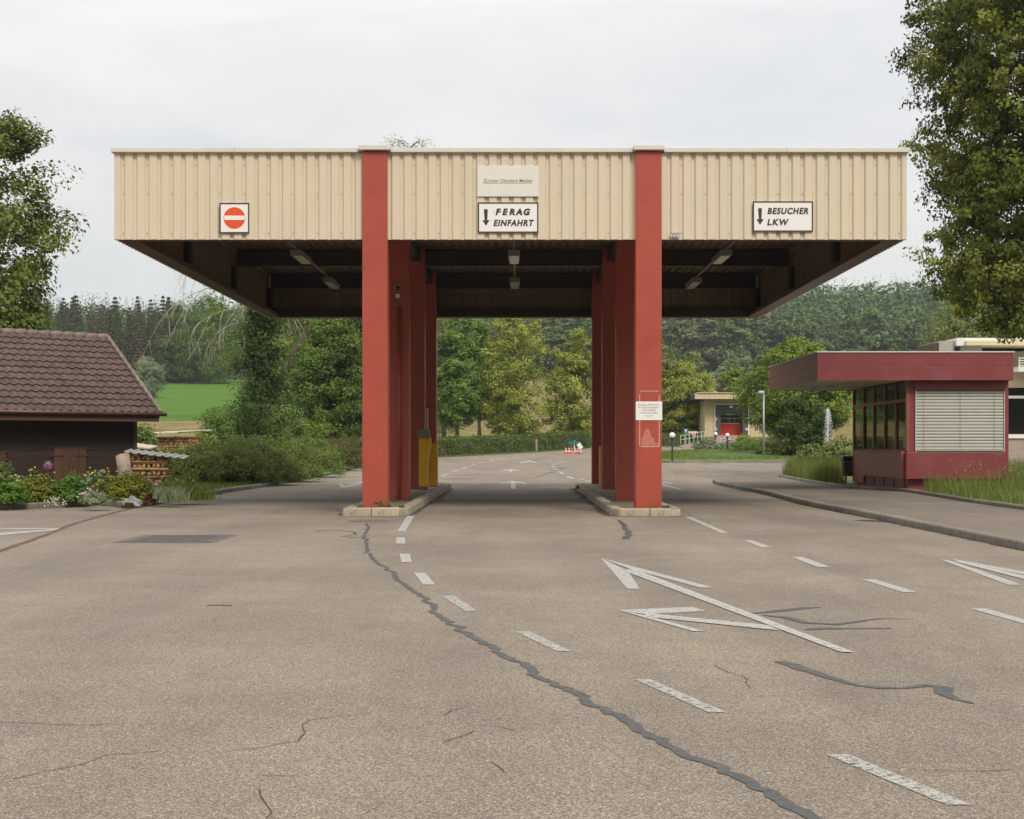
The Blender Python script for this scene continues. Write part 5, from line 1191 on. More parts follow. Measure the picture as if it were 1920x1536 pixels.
def avenue(name, label, px, basey, topy, Y, wpx, m, seed, n=120, per=170, size=.21, shape='oval', bark='bark', low=.12, tr=.2, rcf=.17, limbs=18, droop=.3, **k):
    base, h, r = T(px, basey, topy, Y, wpx)
    env = {'oval': [(low, r * .5), (low + .1, r * .85), (.42, r), (.65, r * .85), (.85, r * .5), (1, r * .1)],
           'round': [(low, r * .6), (low + .12, r * .95), (.5, r), (.75, r * .8), (.92, r * .45), (1, r * .12)],
           'tall': [(low, r * .4), (.25, r * .9), (.5, r), (.75, r * .75), (.9, r * .4), (1, r * .1)],
           'weep': [(low * .3, r * .75), (.3, r), (.6, r * .9), (.85, r * .6), (1, r * .2)]}[shape]
    return tree(name, label, 'tree', base, h, env, n, r * rcf * 1.9, per, size, M[m], M[bark], tr, seed, limbs=limbs, first=low * .8, droop=droop, **k)
avenue('willow_tree', 'olive grey willow at the left edge of the view under the canopy', 832, 822, 480, 150, 95, 'l_olive', 1, 150, 198, 0.24, 'weep', droop=1.2, aspect=.22)
avenue('maple_tree', 'dark green round maple with forked trunk behind the left end of the hedge', 857, 820, 585, 128, 92, 'l_green', 2, 150, 198, 0.22, 'round', low=.17)
avenue('maple_tree', 'second dark green maple with a thin pale trunk right of the forked one', 899, 820, 590, 136, 84, 'l_green', 3, 130, 198, 0.22, 'oval', low=.18, bark='bark_pale')
avenue('hornbeam_tree', 'bright green slender tree between the dark maples and the yellow tree', 935, 822, 640, 142, 60, 'l_bright', 4, 90, 180, 0.20, 'tall', low=.1)
avenue('plane_tree', 'tall yellowish tree with visible pale limbs in the middle of the opening', 967, 818, 560, 129, 140, 'l_yellow', 5, 150, 144, 0.22, 'oval', low=.08, bark='bark_pale', limbs=34, rcf=.13)
avenue('plane_tree', 'yellow green broad tree at the right edge of the opening', 1078, 818, 615, 133, 110, 'l_yellow', 6, 140, 180, 0.22, 'round', low=.03, rcf=.14)
avenue('plane_tree', 'yellow green tree just right of the right column, partly hidden', 1235, 818, 650, 136, 100, 'l_olive', 7, 120, 162, 0.22, 'round', low=.08)
avenue('plane_tree', 'round yellow green tree left of the loading dock', 1287, 822, 680, 134, 108, 'l_yellow', 8, 140, 180, 0.22, 'round', low=.10, rcf=.15)
avenue('linden_tree', 'rounded green tree top rising above the loading dock roof', 1375, 826, 685, 150, 62, 'l_bright', 9, 80, 162, 0.23, 'round', low=.1)
avenue('willow_tree', 'silvery grey willow behind the trees above the loading dock', 1382, 826, 662, 215, 76, 'l_silver', 10, 80, 162, 0.36, 'round', low=.1)
avenue('birch_tree', 'pale poplar top left of the silvery willow', 1300, 826, 655, 235, 60, 'l_olive', 13, 70, 144, 0.36, 'tall', low=.1)
avenue('ash_tree', 'dull green tree behind the right column', 1190, 824, 600, 185, 100, 'l_green', 14, 90, 162, 0.32, 'oval')
avenue('chestnut_tree', 'wide bright green tree in front of the loading dock beside the fountain', 1496, 838, 640, 92, 196, 'l_bright', 15, 260, 270, 0.17, 'round', low=.27, tr=.3, rcf=.12, limbs=26)
avenue('pine_shrub', 'dark dense evergreen behind the fountain under the wide green tree', 1505, 840, 740, 86, 90, 'l_dark', 16, 80, 198, 0.16, 'round', low=.02)
avenue('conifer_shrub', 'grey green bushy conifer at the end of the loading dock wall', 1458, 836, 760, 108, 40, 'l_olive', 17, 50, 162, 0.14, 'oval', low=.02, aspect=.25)
avenue('ash_tree', 'dull green tree behind the kiosk roof at the right', 1830, 830, 540, 150, 190, 'l_olive', 18, 170, 180, 0.29, 'round', low=.15)
avenue('garden_tree', 'small yellow green tree on the terrace at the right frame edge', 1905, 740, 635, 84, 60, 'l_bright', 19, 40, 144, 0.14, 'round', low=.3)
# left group
avenue('birch_tree', 'pale drooping birch standing in front of the dark forest edge', 277, 750, 664, 262, 56, 'l_silver', 20, 80, 216, 0.36, 'weep', droop=1.0, aspect=.3)
avenue('maple_tree', 'spreading maple with bright leaves under the left canopy end', 617, 806, 585, 100, 170, 'l_maple2', 21, 220, 216, 0.20, 'round', low=.06, tr=.26, rcf=.12, limbs=30)
avenue('ash_tree', 'tall loose tree filling the gap left of the left column', 665, 815, 330, 110, 190, 'l_maple2', 22, 220, 198, 0.23, 'oval', low=.12, tr=.3)
avenue('oak_tree', 'broad green tree at the margin of the forest above the green field', 390, 722, 548, 338, 110, 'l_maple2', 23, 130, 180, 0.43, 'round', low=.05)
avenue('oak_tree', 'green tree beside the dark spruces at the forest margin', 335, 722, 572, 345, 80, 'l_maple2', 24, 90, 162, 0.43, 'oval', low=.08)
avenue('ash_tree', 'tall dull green tree behind the ivy clad trunk', 520, 770, 520, 200, 150, 'l_maple2', 25, 140, 180, 0.36, 'round', low=.05)
avenue('oak_tree', 'dark tree filling the background behind the left columns', 745, 815, 560, 170, 130, 'l_maple2', 26, 120, 180, 0.30, 'round', low=.03)
# ivy clad trunk with dead drooping boughs
ib = P(492, 815, 76); ivt = thing('ivy_tree', 'half dead tree with an ivy clad trunk and bare drooping boughs', 'tree', (ib.x, 76, lz(ib.x, 76)))
rs = np.random.RandomState(50); hT = 13.5
tz = np.linspace(.3, 9.5, 150); cen = np.stack([rs.normal(0, .35, 150) - .10 * tz * 0, rs.normal(0, .35, 150), tz], 1); cen[:, 0] += np.where(tz < 3.2, rs.normal(0, 1.0, 150), 0)
V, Fq, t = clumps_leaves(cen, .62, 120, .15, rs, .7, .9, 10, .5, .35); link(bpy.data.objects.new('ivy', np_mesh('ivy', V, Fq, M['l_dark'], t)), ivt)
cen = np.stack([rs.uniform(-2.6, 3.2, 46), rs.uniform(-1.5, 1.5, 46), rs.uniform(5.2, 9.6, 46)], 1); V, Fq, t = clumps_leaves(cen, .55, 60, .16, rs, .6, .9, 8, .4, .4)
link(bpy.data.objects.new('crown', np_mesh('crown', V, Fq, M['l_green'], t)), ivt)
mb = MB(); mb.tube([(0, 0, -.1), (.1, 0, 3), (-.1, 0, 6), (.1, 0, 9), (.2, 0, hT - 1)], [.34, .28, .22, .16, .05], 10); mb.tube([(.1, 0, 3.6), (1.2, .3, 5.4), (2.6, .4, 7.8)], [.2, .15, .06], 8); mb.build('trunk', M['bark'], ivt, True)
def dead_bough(mb, p, d, L, r, depth, rr):
    pts = [p]; cur = Vector(p); dd = Vector(d).normalized(); n = 6
    for i in range(n):
        dd = (dd + Vector((rr.uniform(-.16, .16), rr.uniform(-.16, .16), -.30 * (i / n) - .03 + rr.uniform(-.1, .06)))).normalized(); cur = cur + dd * L / n; pts.append(cur.copy())
    mb.tube(pts, [r * (1 - .75 * i / n) for i in range(n + 1)], 5)
    if depth:
        for k in range(4):
            i = rr.randrange(2, n + 1); e = (dd + Vector((rr.uniform(-.8, .8), rr.uniform(-.6, .6), rr.uniform(-1.5, .15)))).normalized(); dead_bough(mb, pts[i], e, L * rr.uniform(.35, .6), r * .45, depth - 1, rr)
    return pts
mb = MB(); rr = random.Random(9); tips = []
for zz_, dx, dz_, L in ((9.2, -1, .25, 4.6), (8.4, -1, .15, 4.2), (9.8, -.8, .6, 4.4), (7.8, -.9, .0, 3.2), (9.0, -.45, .1, 2.6), (10.4, -.7, .9, 3.8), (8.6, .8, .2, 2.4)):
    tips.append(dead_bough(mb, Vector((0, 0, zz_)), (dx, rr.uniform(-.7, -.1), dz_), L, .06, 2, rr))
mb.build('dead_bough', M['dead'], ivt, True)
ct = []
for pts in (tips[0], tips[2], tips[5]): ct += [np.array(q) for q in pts[3:]]
ct = np.array(ct); V, Fq, t = clumps_leaves(ct, .35, 14, .13, rs, .6, .9, 5, .3, .5); link(bpy.data.objects.new('sparse_leaves', np_mesh('sparse_leaves', V, Fq, M['l_olive'], t)), ivt)
for i, (px, py, Y, rx, h_, m_, lb_) in enumerate([(425, 822, 74, 1.5, 2.6, 'l_bush', 'leafy shrub at the left foot of the ivy clad tree'), (470, 822, 73, 1.7, 3.2, 'l_dark', 'dark shrub right at the foot of the ivy clad tree'), (530, 822, 75, 1.6, 2.2, 'l_bush', 'grey green shrub right of the ivy clad tree'),
                                              (575, 822, 80, 1.5, 1.5, 'l_bright', 'low bright shrub in front of the maple trunk'), (264, 840, 48, .5, .95, 'l_bush', 'dark shrub behind the shed corner above the small firewood pile'), (400, 815, 70, 1.0, 1.6, 'l_green', 'green shrub beside the long firewood stack')]):
    b = P(px, py, Y); shrub('shrub', lb_, 'shrub', (b.x, Y, lz(b.x, Y) + .05), rx, rx, h_ + max(0, b.z - lz(b.x, Y)), 70, 130, .12, M[m_], 120 + i, aspect=.55, rc=.42)
# thin treetop showing over the roof edge
tb = P(765, 815, 84); tt = thing('birch_tree', 'sparse twiggy treetop peeking over the roof edge near the left column', 'tree', (tb.x, 84, lz(tb.x, 84)))
hh_ = PZ(255, 84) - lz(tb.x, 84); mb = MB(); mb.tube([(0, 0, -.1), (.2, 0, hh_ * .5), (0, 0, hh_ * .97)], [.22, .14, .02], 8)
rr = random.Random(4); cs = []
for i in range(60):
    z = hh_ * (rr.uniform(.3, .97) if i < 34 else rr.uniform(.88, .975)); a = rr.uniform(0, 6.28); L = (hh_ - z) * .3 + .8; e = Vector((math.cos(a) * L, math.sin(a) * L, z + L * .45)); e.z = min(e.z, hh_ - rr.uniform(0, .25)); mb.tube([(0, 0, z), e * .5 + Vector((0, 0, z * .5 + .1)), e], [.03, .02, .008], 4); cs.append(e)
    for _ in range(3): cs.append(e + Vector((rr.uniform(-.4, .4), rr.uniform(-.4, .4), rr.uniform(-.3, .02))))
mb.build('trunk', M['bark'], tt, True); V, Fq, t = clumps_leaves(np.array(cs), .28, 16, .10, np.random.RandomState(5), .6, .9, 6, .2, .5); link(bpy.data.objects.new('crown', np_mesh('crown', V, Fq, M['l_olive'], t)), tt)

# spruces of the forest edge
def spruce_mesh(h, r, seed, n=2600, ml='l_spruce', size=.75):
    rs = np.random.RandomState(seed); t = rs.uniform(0.05, 1, n) ** .8; lay = np.floor(t * 24) / 24 + rs.uniform(0, .022, n)
    a = rs.uniform(0, 2 * np.pi, n); arm = 1 + .28 * np.sin(a * 5 + np.floor(lay * 24) * 1.7) + rs.normal(0, .16, n)
    u = rs.uniform(.25, 1, n) ** .7; rr_ = r * (1 - lay) ** .85 * u * arm + .12; z = h * lay - rr_ * .32 + .2
    C = np.stack([np.cos(a) * rr_, np.sin(a) * rr_, np.maximum(z, .4)], 1); N = np.stack([np.cos(a) * .7, np.sin(a) * .7, np.full(n, .7)], 1) + rs.normal(size=(n, 3)) * .4
    V, Fq = leaves(C, N, size * (.5 + .6 * (1 - lay)), .42, rs, .7); tint = .35 + u * .3 + rs.normal(size=n) * .15
    return np_mesh('crown', V, Fq, M[ml], tint)
def trunk_mesh(h, r, m='bark'): return MB().tube([(0, 0, -.6), (0, 0, h * .5), (0, 0, h * .95)], [r, r * .65, r * .1], 6).mesh('trunk', M[m], True)
sp_meshes = [spruce_mesh(22, 3.6, i, ml='l_spruce' if i % 3 else 'l_spruce_brown') for i in range(5)]; sp_tr = trunk_mesh(22, .3)
protos = []
for i, me in enumerate(sp_meshes):
    r_ = thing('spruce_tree', 'dark spruce in the forest edge beyond the green field', 'tree', (0, 0, 0), 0, 'spruces along the forest edge beyond the green field')
    link(bpy.data.objects.new('crown', me), r_); link(bpy.data.objects.new('trunk', sp_tr), r_); protos.append([r_, False])
rr = random.Random(21)
def place(protos, x, y, s, z=None):
    k = rr.randrange(len(protos)); p, used = protos[k]; loc = (x, y, lz(x, y) if z is None else z); w_ = s * rr.uniform(.9, 1.35); sc = (w_, w_ * rr.uniform(.9, 1.1), s)
    if not used: p.location = loc; p.scale = sc; p.rotation_euler = (0, 0, rr.uniform(0, 6.3)); protos[k][1] = True; return p
    return copy_tree(p, loc, rr.uniform(0, 6.3), sc)
for row, Y in enumerate((345, 352, 360, 370)):
    px = 60 + row * 9
    while px < 400:
        x = PX(px, Y + rr.uniform(-3, 3)); place(protos, x, Y + rr.uniform(-3, 3), rr.uniform(.62, 1.0) * (1.0 if px < 330 else .85)); px += rr.uniform(13, 23)
# forest edge broadleaf fringe
def broad_mesh(h, r, seed, n=60, per=44, size=1.0, ml='l_hill'):
    rs = np.random.RandomState(seed); c = env_clumps([(.12, r * .6), (.35, r), (.65, r * .9), (.88, r * .5), (1, r * .1)], h, n, rs); V, Fq, t = clumps_leaves(c, r * .34, per, size, rs, .65, .8, 6, .3, .35, np.array([0, 0, h * .5])); return np_mesh('crown', V, Fq, M[ml], t)
M['l_hill2'] = leaf_mat('leaf_hill_light', (0.056, 0.093, 0.032), (0.109, 0.157, 0.051), (0.184, 0.240, 0.080), trans=0.2)
M['l_hill3'] = leaf_mat('leaf_hill_olive', (0.080, 0.096, 0.045), (0.136, 0.157, 0.072), (0.208, 0.232, 0.112), trans=0.2)
hb = []
for i in range(6):
    r_ = thing('forest_tree', 'leafy tree in the front rank of the wooded hillside', 'tree', (0, 0, 0), 0, 'leafy trees in the front rank of the wooded hillside')
    link(bpy.data.objects.new('crown', broad_mesh(17, 4.6, 70 + i, ml=('l_hill2', 'l_hill', 'l_hill3')[i % 3])), r_); link(bpy.data.objects.new('trunk', trunk_mesh(15, .28, 'bark_pale')), r_); hb.append([r_, False])
for Y in (400, 410, 421, 433):
    px = 780 + rr.uniform(0, 20)
    while px < 1790:
        x = PX(px, Y); place(hb, x, Y + rr.uniform(-4, 4), rr.uniform(.7, 1.1)); px += rr.uniform(30, 52)
        if 1125 < px < 1225: px = 1225
# dead pale snags standing out of the hillside
for i, (px, py0, py1, Y) in enumerate([(1490, 584, 620, 470), (1617, 575, 618, 480), (1715, 600, 640, 455), (1250, 0, 0, 0)][:3]):
    b = P(px, py1 + 25, Y); s = thing('dead_tree', ('bare pale trunk standing out of the hillside above the kiosk roof edge', 'grey dead spruce on the hillside above the kiosk', 'reddish bare trunk low on the hillside near the linden')[i], 'tree', (b.x, Y, b.z - 2))
    h_ = PZ(py0, Y) - b.z + 2; mb = MB(); mb.tube([(0, 0, 0), (.2, 0, h_ * .5), (0, 0, h_)], [.42, .34, .08], 6); mb.build('trunk', M['dead'], s)
    mb = MB()
    for k in range(26): z = h_ * (.35 + .6 * k / 26); a = k * 2.4; L = (h_ - z) * .2 + .5; mb.tube([(0, 0, z), (math.cos(a) * L, math.sin(a) * L, z - .3)], [.08, .03], 4)
    mb.build('branch', M['dead'], s)
# the wood on the hill: one mass
rs = np.random.RandomState(77); pts = []
for Y in np.arange(444, 800, 9.0):
    span = np.arange((60 - CX) * Y / F, (1950 - CX) * Y / F, 8.2); pts.append(np.stack([span + rs.uniform(-3.5, 3.5, len(span)), Y + rs.uniform(-4, 4, len(span))], 1))
pts = np.concatenate(pts); N_ = len(pts); zt_ = land_z(pts[:, 0], pts[:, 1]); con = rs.uniform(size=N_) < np.where(pts[:, 0] < 0, .65, .42)
hts = np.where(con, rs.uniform(17, 25, N_), rs.uniform(13, 20, N_)); kq = 64
a = rs.uniform(0, 2 * np.pi, (N_, kq)); t = rs.uniform(.12, 1, (N_, kq)); bump_ = 1 + .25 * np.sin(a * 4 + t * 9 + rs.uniform(0, 6, (N_, 1)))
rad = np.where(con[:, None], 3.6 * (1 - t) ** .8 + .2, 4.9 * np.sqrt(np.clip(1 - ((t - .55) / .48) ** 2, .02, 1))) * bump_ * rs.uniform(.75, 1.05, (N_, kq))
C = np.stack([pts[:, :1] + np.cos(a) * rad, pts[:, 1:] + np.sin(a) * rad, zt_[:, None] + t * hts[:, None]], -1).reshape(-1, 3)
Nn = np.stack([np.cos(a) * .7, np.sin(a) * .7, np.where(con[:, None], .5, t * 1.2)], -1).reshape(-1, 3) + rs.normal(size=(N_ * kq, 3)) * .4
V, Fq = leaves(C, Nn, np.where(con[:, None], 1.7 * (1.25 - t), 2.0).reshape(-1) * np.ones(N_ * kq), .62, rs, .35)
tt_ = (.38 + rs.normal(0, .2, (N_, 1)) - np.where(con[:, None], .16, -.06) + rs.normal(0, .11, (N_, kq))).ravel()
hw_ = bpy.data.objects.new('hillside_wood', np_mesh('hillside_wood', V, Fq, M['l_hill'], tt_)); link(hw_); hw_['kind'] = 'stuff'
tag(hw_, 'mixed forest covering the far hillside', 'forest')

# ------------------------------------------------------------------ grass as ground cover
def grass_patch(name, poly, n, h, w, lean, m, dz, seed, dens=None, tint=None):
    rs = np.random.RandomState(seed); P_ = np.array([(p[0], p[1]) for p in poly]); lo, hi = P_.min(0), P_.max(0); q = rs.uniform(lo, hi, (n * 4, 2)); q = q[in_poly(q[:, 0], q[:, 1], poly)][:n]
    if dens is not None: q = q[dens(q[:, 0], q[:, 1], rs)]
    P0 = np.stack([q[:, 0], q[:, 1], road_z(q[:, 1]) + dz - .01], 1); hh = h(q[:, 0], q[:, 1]) if callable(h) else h
    V, Fq, t = blades(P0, hh, w, lean, rs); o = bpy.data.objects.new(name, np_mesh(name, V, Fq, m, t)); link(o); o['kind'] = 'stuff'; return o
grass_patch('verge_grass', [xy(384, 929), xy(430, 921), xy(490, 912.5), xy(552, 903), xy(600, 893.5), xy(640, 884.5), xy(560, 882), xy(430, 882), xy(330, 893), xy(350, 908)], 20000, .10, .006, .7, M['l_grass'], .09, 1)
grass_patch('lawn_grass', [(p[0], p[1] + .25) for p in lawn_front] + [(28, 90), (28, 112), (16.5, 110), xy(1243, 852.5), xy(1203, 858)], 26000, .14, .018, .6, M['l_grass'], .22, 2)
tall1 = [xy(1467, 893, .1), xy(1511, 902.6, .1), xy(1590, 913.5, .1), (9.0, 39.5), (12, 52), (14.5, 56), xy(1490, 886, .1)]
grass_patch('tall_grass', tall1, 12000, lambda x, y: .35 + .3 * (np.sin(x * 1.3 + y) * .5 + .5), .006, .35, M['l_grass_tall'], .12, 3)
tall2 = [xy(1730, 926.5, .1), xy(1812, 940, .1), xy(1925, 955, .1), xy(2060, 972, .1), (19, 36), (12.2, 38), (11.75, 33.2), (9.6, 32.95)]
grass_patch('tall_grass', tall2, 15000, lambda x, y: .22 + .36 * np.clip((y - 27) / 6, 0, 1) * (np.sin(x * 1.7) * .25 + .75), .006, .4, M['l_grass_tall'], .12, 4)
grass_patch('tall_grass', [(11.7, 33), (20, 36), (26, 56), (12, 56)], 8000, .55, .008, .35, M['l_grass_tall'], .12, 5)
# grass seed heads
rs = np.random.RandomState(15); q = rs.uniform([9.6, 27], [16, 37], (900, 2)); q = q[in_poly(q[:, 0], q[:, 1], tall2)]; hs = rs.uniform(.45, .78, len(q)); mbV = []
P0 = np.stack([q[:, 0], q[:, 1], np.full(len(q), .11)], 1); V, Fq, t = blades(P0, hs, .0028, .25, rs, np.full(len(q), .95)); C = P0 + np.stack([rs.normal(0, .05, len(q)), rs.normal(0, .05, len(q)), hs], 1)
V2, F2 = leaves(C, rs.normal(size=C.shape), .09, .22, rs, -.8); o = bpy.data.objects.new('seed_heads', np_mesh('seed_heads', np.concatenate([V, V2]), np.concatenate([Fq, F2 + len(V)]), M['l_grass_tall'], np.concatenate([t, np.full(len(F2), .98)]))); link(o); o['kind'] = 'stuff'
for i, (px, py, Y, rx, h_, m_, lb_) in enumerate([(1418, 838, 100, 2.4, 1.0, 'l_green', 'leafy border plants at the foot of the street lamp'), (1330, 838, 112, 1.4, .7, 'l_silver', 'grey green shrub below the dock railing'), (1398, 836, 108, 1.0, 1.3, 'l_yellow', 'round yellow green shrub in front of the dock door'), (1372, 838, 106, 1.3, .7, 'l_silver', 'grey cushion shrub beside the middle globe lamp'),
                                              (1470, 840, 88, 2.0, 1.2, 'l_bush', 'leafy bush left of the fountain'), (1530, 842, 72, 1.1, .9, 'l_bush', 'bush at the foot of the fountain jet'), (1585, 838, 72, 1.6, 1.3, 'l_olive', 'olive bush between fountain and kiosk'), (1448, 822, 112, 2.6, .9, 'l_fresh', 'bright low hedge in front of the dock wall')]):
    b = P(px, py, Y); shrub('shrub', lb_, 'shrub', (b.x, Y, rz(Y) + .15), rx, rx * .8, h_, 50, 100, .16, M[m_], 160 + i, aspect=.5, rc=.34)

# ================================================================== FAR OBJECTS ON THE RIGHT
# loading dock building
Yd = 128.0; sc = Yd / F
def dx(px): return PX(px, Yd)
def dz(py): return PZ(py, Yd)
db = thing('loading_dock', 'cream ribbed loading dock building with a red door and black dock seal', 'building', (0, 0, 0))
clk = lambda x0, x1, z0, z1, y: clad('wall_sheet', M['cream'], lambda a, d, b: (a, y + d * 1.4, b), x0, x1, 0, z0, z1, db)
clk(dx(1321.6), dx(1339.5), dz(819), dz(750), Yd); clk(dx(1403.6), dx(1449), dz(819), dz(750), Yd); clk(dx(1339.5), dx(1403.6), dz(757), dz(750), Yd)
clad('roof_fascia', M['cream'], lambda a, d, b: (a, Yd - 1.6 + d * 1.4, b), dx(1303) * (Yd - 1.6) / Yd, dx(1449), 0, dz(749.5), dz(738.5), db)
boxo('roof', M['roof_felt'], db, dx(1303), dx(1449), Yd - 1.54, Yd + 9, dz(748), dz(739)); boxo('roof_edge', M['coping'], db, dx(1302.5), dx(1449.5), Yd - 1.7, Yd + 9, dz(738.3), dz(737.3))
boxo('plinth', M['brownblock'], db, dx(1321.8), dx(1339.5), Yd - .05, Yd + .3, 1.0, dz(819.2)); boxo('plinth', M['brownblock'], db, dx(1403.6), dx(1449), Yd - .05, Yd + .3, 1.0, dz(819.2))
boxo('side_wall', M['cream'], db, dx(1321.6), dx(1322.6), Yd + .08, Yd + 8, 1.0, dz(750)); boxo('side_wall', M['cream'], db, dx(1448.4), dx(1449.4), Yd + .08, Yd + 8, 1.0, dz(750))
mb = MB(); mb.box(dx(1339.5), dx(1341), Yd - .12, Yd - .01, dz(816), dz(757)); mb.box(dx(1402.4), dx(1403.9), Yd - .12, Yd - .01, dz(816), dz(757)); mb.box(dx(1341), dx(1402.4), Yd - .12, Yd - .01, dz(759), dz(757)); mb.build('dock_frame', M['rail_white'], db)
boxo('dock_seal', M['cushion'], db, dx(1341), dx(1351), Yd - .08, Yd + 1.4, dz(816), dz(759)); boxo('dock_seal', M['cushion'], db, dx(1392), dx(1402.4), Yd - .08, Yd + 1.4, dz(816), dz(759)); boxo('dock_seal', M['cushion'], db, dx(1351.02), dx(1391.98), Yd - .06, Yd + 1.4, dz(776), dz(759))
d_ = boxo('dock_door', M['doorred'], db, dx(1351.05), dx(1391.9), Yd + 1.1, Yd + 1.25, dz(816), dz(794))
for i in range(4): boxo('pane', M['interior'], d_, dx(1352 + i * 10), dx(1361 + i * 10), Yd + 1.1, Yd + 1.2, dz(793), dz(778))
boxo('frame', M['rail_white'], d_, dx(1351.5), dx(1391.5), Yd + 1.06, Yd + 1.095, dz(784.5), dz(783.5)); boxo('frame', M['rail_white'], d_, dx(1351.5), dx(1391.5), Yd + 1.06, Yd + 1.095, dz(794), dz(793))
for px in (1341.5, 1399.5):
    for py in (786, 805): MB().tube([(dx(px), Yd - .13, dz(py)), (dx(px), Yd - .16, dz(py))], .13, 14).build('marker', M['white'], db); MB().tube([(dx(px), Yd - .161, dz(py)), (dx(px), Yd - .17, dz(py))], .07, 12).build('marker_dot', M['doorred'], db)
boxo('dock_lamp', M['white'], db, dx(1367), dx(1373), Yd - .18, Yd - .09, dz(765), dz(761))
boxo('dock_ledge', M['concrete'], db, dx(1341), dx(1402), Yd - .5, Yd + 1.0, 1.0, dz(816.2))
pb = thing('planter_box', 'pale concrete planter with pink flowers in front of the dock', 'planter', (PX(1358, 124), 124, rz(124) + .1)); boxo('trough', M['cream_wall'], pb, -.9, .9, -.3, .3, 0, .45)
V, Fq, t = clumps_leaves(np.stack([np.linspace(-.8, .8, 12), np.zeros(12), np.full(12, .6)], 1), .22, 50, .1, np.random.RandomState(2)); link(bpy.data.objects.new('flowers', np_mesh('flowers', V, Fq, M['pink_petal'])), pb)
# ramp with railing
rp = thing('ramp_railing', 'pale railing climbing the ramp left of the loading dock', 'railing', (0, 0, 0)); mb = MB()
Yr = 122.0; px_ = [1276, 1284, 1293, 1301, 1308, 1315, 1321]
def rpt(px, py): return P(px, py, Yr)
for px in px_:
    u = (px - 1276) / 45; MB().tube([rpt(px, 834 - 4 * u), rpt(px, 817 - 8 * u)], .035, 6).build('post', M['railgreen'], rp)
for o_ in (0, 8): MB().tube([rpt(1276, 817 + o_), rpt(1321, 809 + o_)], .03, 6).build('handrail', M['railgreen'], rp)
rmp = MB(); a, b_ = PX(1278, Yr), PX(1324, Yr); rmp.add([(a, Yr - .3, 1.0), (b_, Yr - .3, 1.0), (b_, Yr - .3, PZ(827, Yr)), (a, Yr - .3, PZ(837, Yr)), (a, Yr + 4, 1.0), (b_, Yr + 4, 1.0), (b_, Yr + 4, PZ(827, Yr)), (a, Yr + 4, PZ(837, Yr))], [(0, 1, 2, 3), (4, 7, 6, 5), (3, 2, 6, 7), (1, 5, 6, 2), (0, 3, 7, 4)]); o = rmp.build('ramp', M['concrete']); o['kind'] = 'structure'
# small traffic signs
def small_sign(nm, label, px, py, w, Y, m, base, kind):
    s = thing(nm, label, 'sign', (PX(px, Y), Y, base)); zc_ = PZ(py, Y) - base; hw_ = w * Y / F / 2
    MB().tube([(0, .03, -.05), (0, .03, zc_ + hw_ * .9)], .03, 6).build('post', M['galv'], s)
    if kind == 'dead_end':
        boxo('plate', m, s, -hw_, hw_, -.02, 0, zc_ - hw_, zc_ + hw_); boxo('symbol', M['white'], s, -hw_ * .2, hw_ * .2, -.028, -.0205, zc_ - hw_ * .75, zc_ + hw_ * .25); boxo('symbol_bar', M['white'], s, -hw_ * .65, hw_ * .65, -.028, -.0205, zc_ + hw_ * .26, zc_ + hw_ * .6)
    else:
        MB().tube([(0, 0, zc_), (0, -.02, zc_)], hw_, 20).build('plate', M['white'], s); boxo('symbol', M['doorred'], s, -hw_ * .7, -hw_ * .15, -.03, -.0205, zc_ - hw_ * .5, zc_ + hw_ * .5); boxo('symbol', M['doorred'], s, hw_ * .15, hw_ * .7, -.03, -.0205, zc_ - hw_ * .5, zc_ + hw_ * .5)
small_sign('dead_end_sign', 'small blue square sign with a white T near the dock railing', 1286, 808, 8, 121, M['signblue'], rz(121), 'dead_end')
small_sign('round_sign', 'small round white and red sign behind the dock railing', 1301, 815, 8, 123.5, M['white'], rz(123.5), 'round')
br = thing('barrier_beam', 'pale horizontal beam between the blue sign and the railing', 'barrier', (PX(1298, 123), 123, rz(123))); boxo('beam', M['cream_wall'], br, -.55, .45, -.05, .05, PZ(811, 123) - rz(123) - .05, PZ(809.5, 123) - rz(123) + .03); boxo('post', M['galv'], br, -.3, -.22, .052, .1, 0, PZ(811, 123) - rz(123))
# globe lamps
for i, (px, gy_, r_, by, lab_) in enumerate([(1260.5, 816.5, 5.6, 862, 'nearest globe lamp on a short black post at the lawn edge'), (1342, 814, 3.6, 838, 'small globe lamp left of the planter before the dock'), (1364, 816.5, 4.2, 841, 'middle globe lamp in front of the red dock door')]):
    g = G(px, by, .28 if i == 0 else .2); Y = g.y if i == 0 else (112 if i == 1 else 100); z0 = g.z if i == 0 else rz(Y) + .2; x = PX(px, Y)
    l = thing('globe_lamp', lab_, 'lamp', (x, Y, z0), 0, 'white globe lamps on the lawn'); zc_ = PZ(gy_, Y) - z0; rg = r_ * Y / F
    MB().cone(0, 0, -.1, zc_ - rg * .8, .05, .05, 8).build('post', M['pole'], l); MB().sphere((0, 0, zc_), rg, 18, 12).build('globe', M['glassglobe'], l, True); MB().cone(0, 0, zc_ - rg * 1.05, zc_ - rg * .78, .1, .12, 10).build('collar', M['pole'], l)
Y = 84; l = thing('street_lamp', 'slim grey street lamp with a round head in front of the dock wall', 'street lamp', (PX(1432, Y), Y, rz(Y) + .2)); zt = PZ(733, Y) - l.location.z
MB().tube([(0, 0, -.2), (0, 0, zt)], [.07, .05], 8).build('pole', M['galv'], l, True); MB().tube([(0, 0, zt - .05), (-.12, -.05, zt - .02)], .04, 6).build('arm', M['galv'], l); MB().sphere((-.18, -.05, zt - .12), (.2, .2, .13), 14, 8).build('head', M['galv'], l, True)
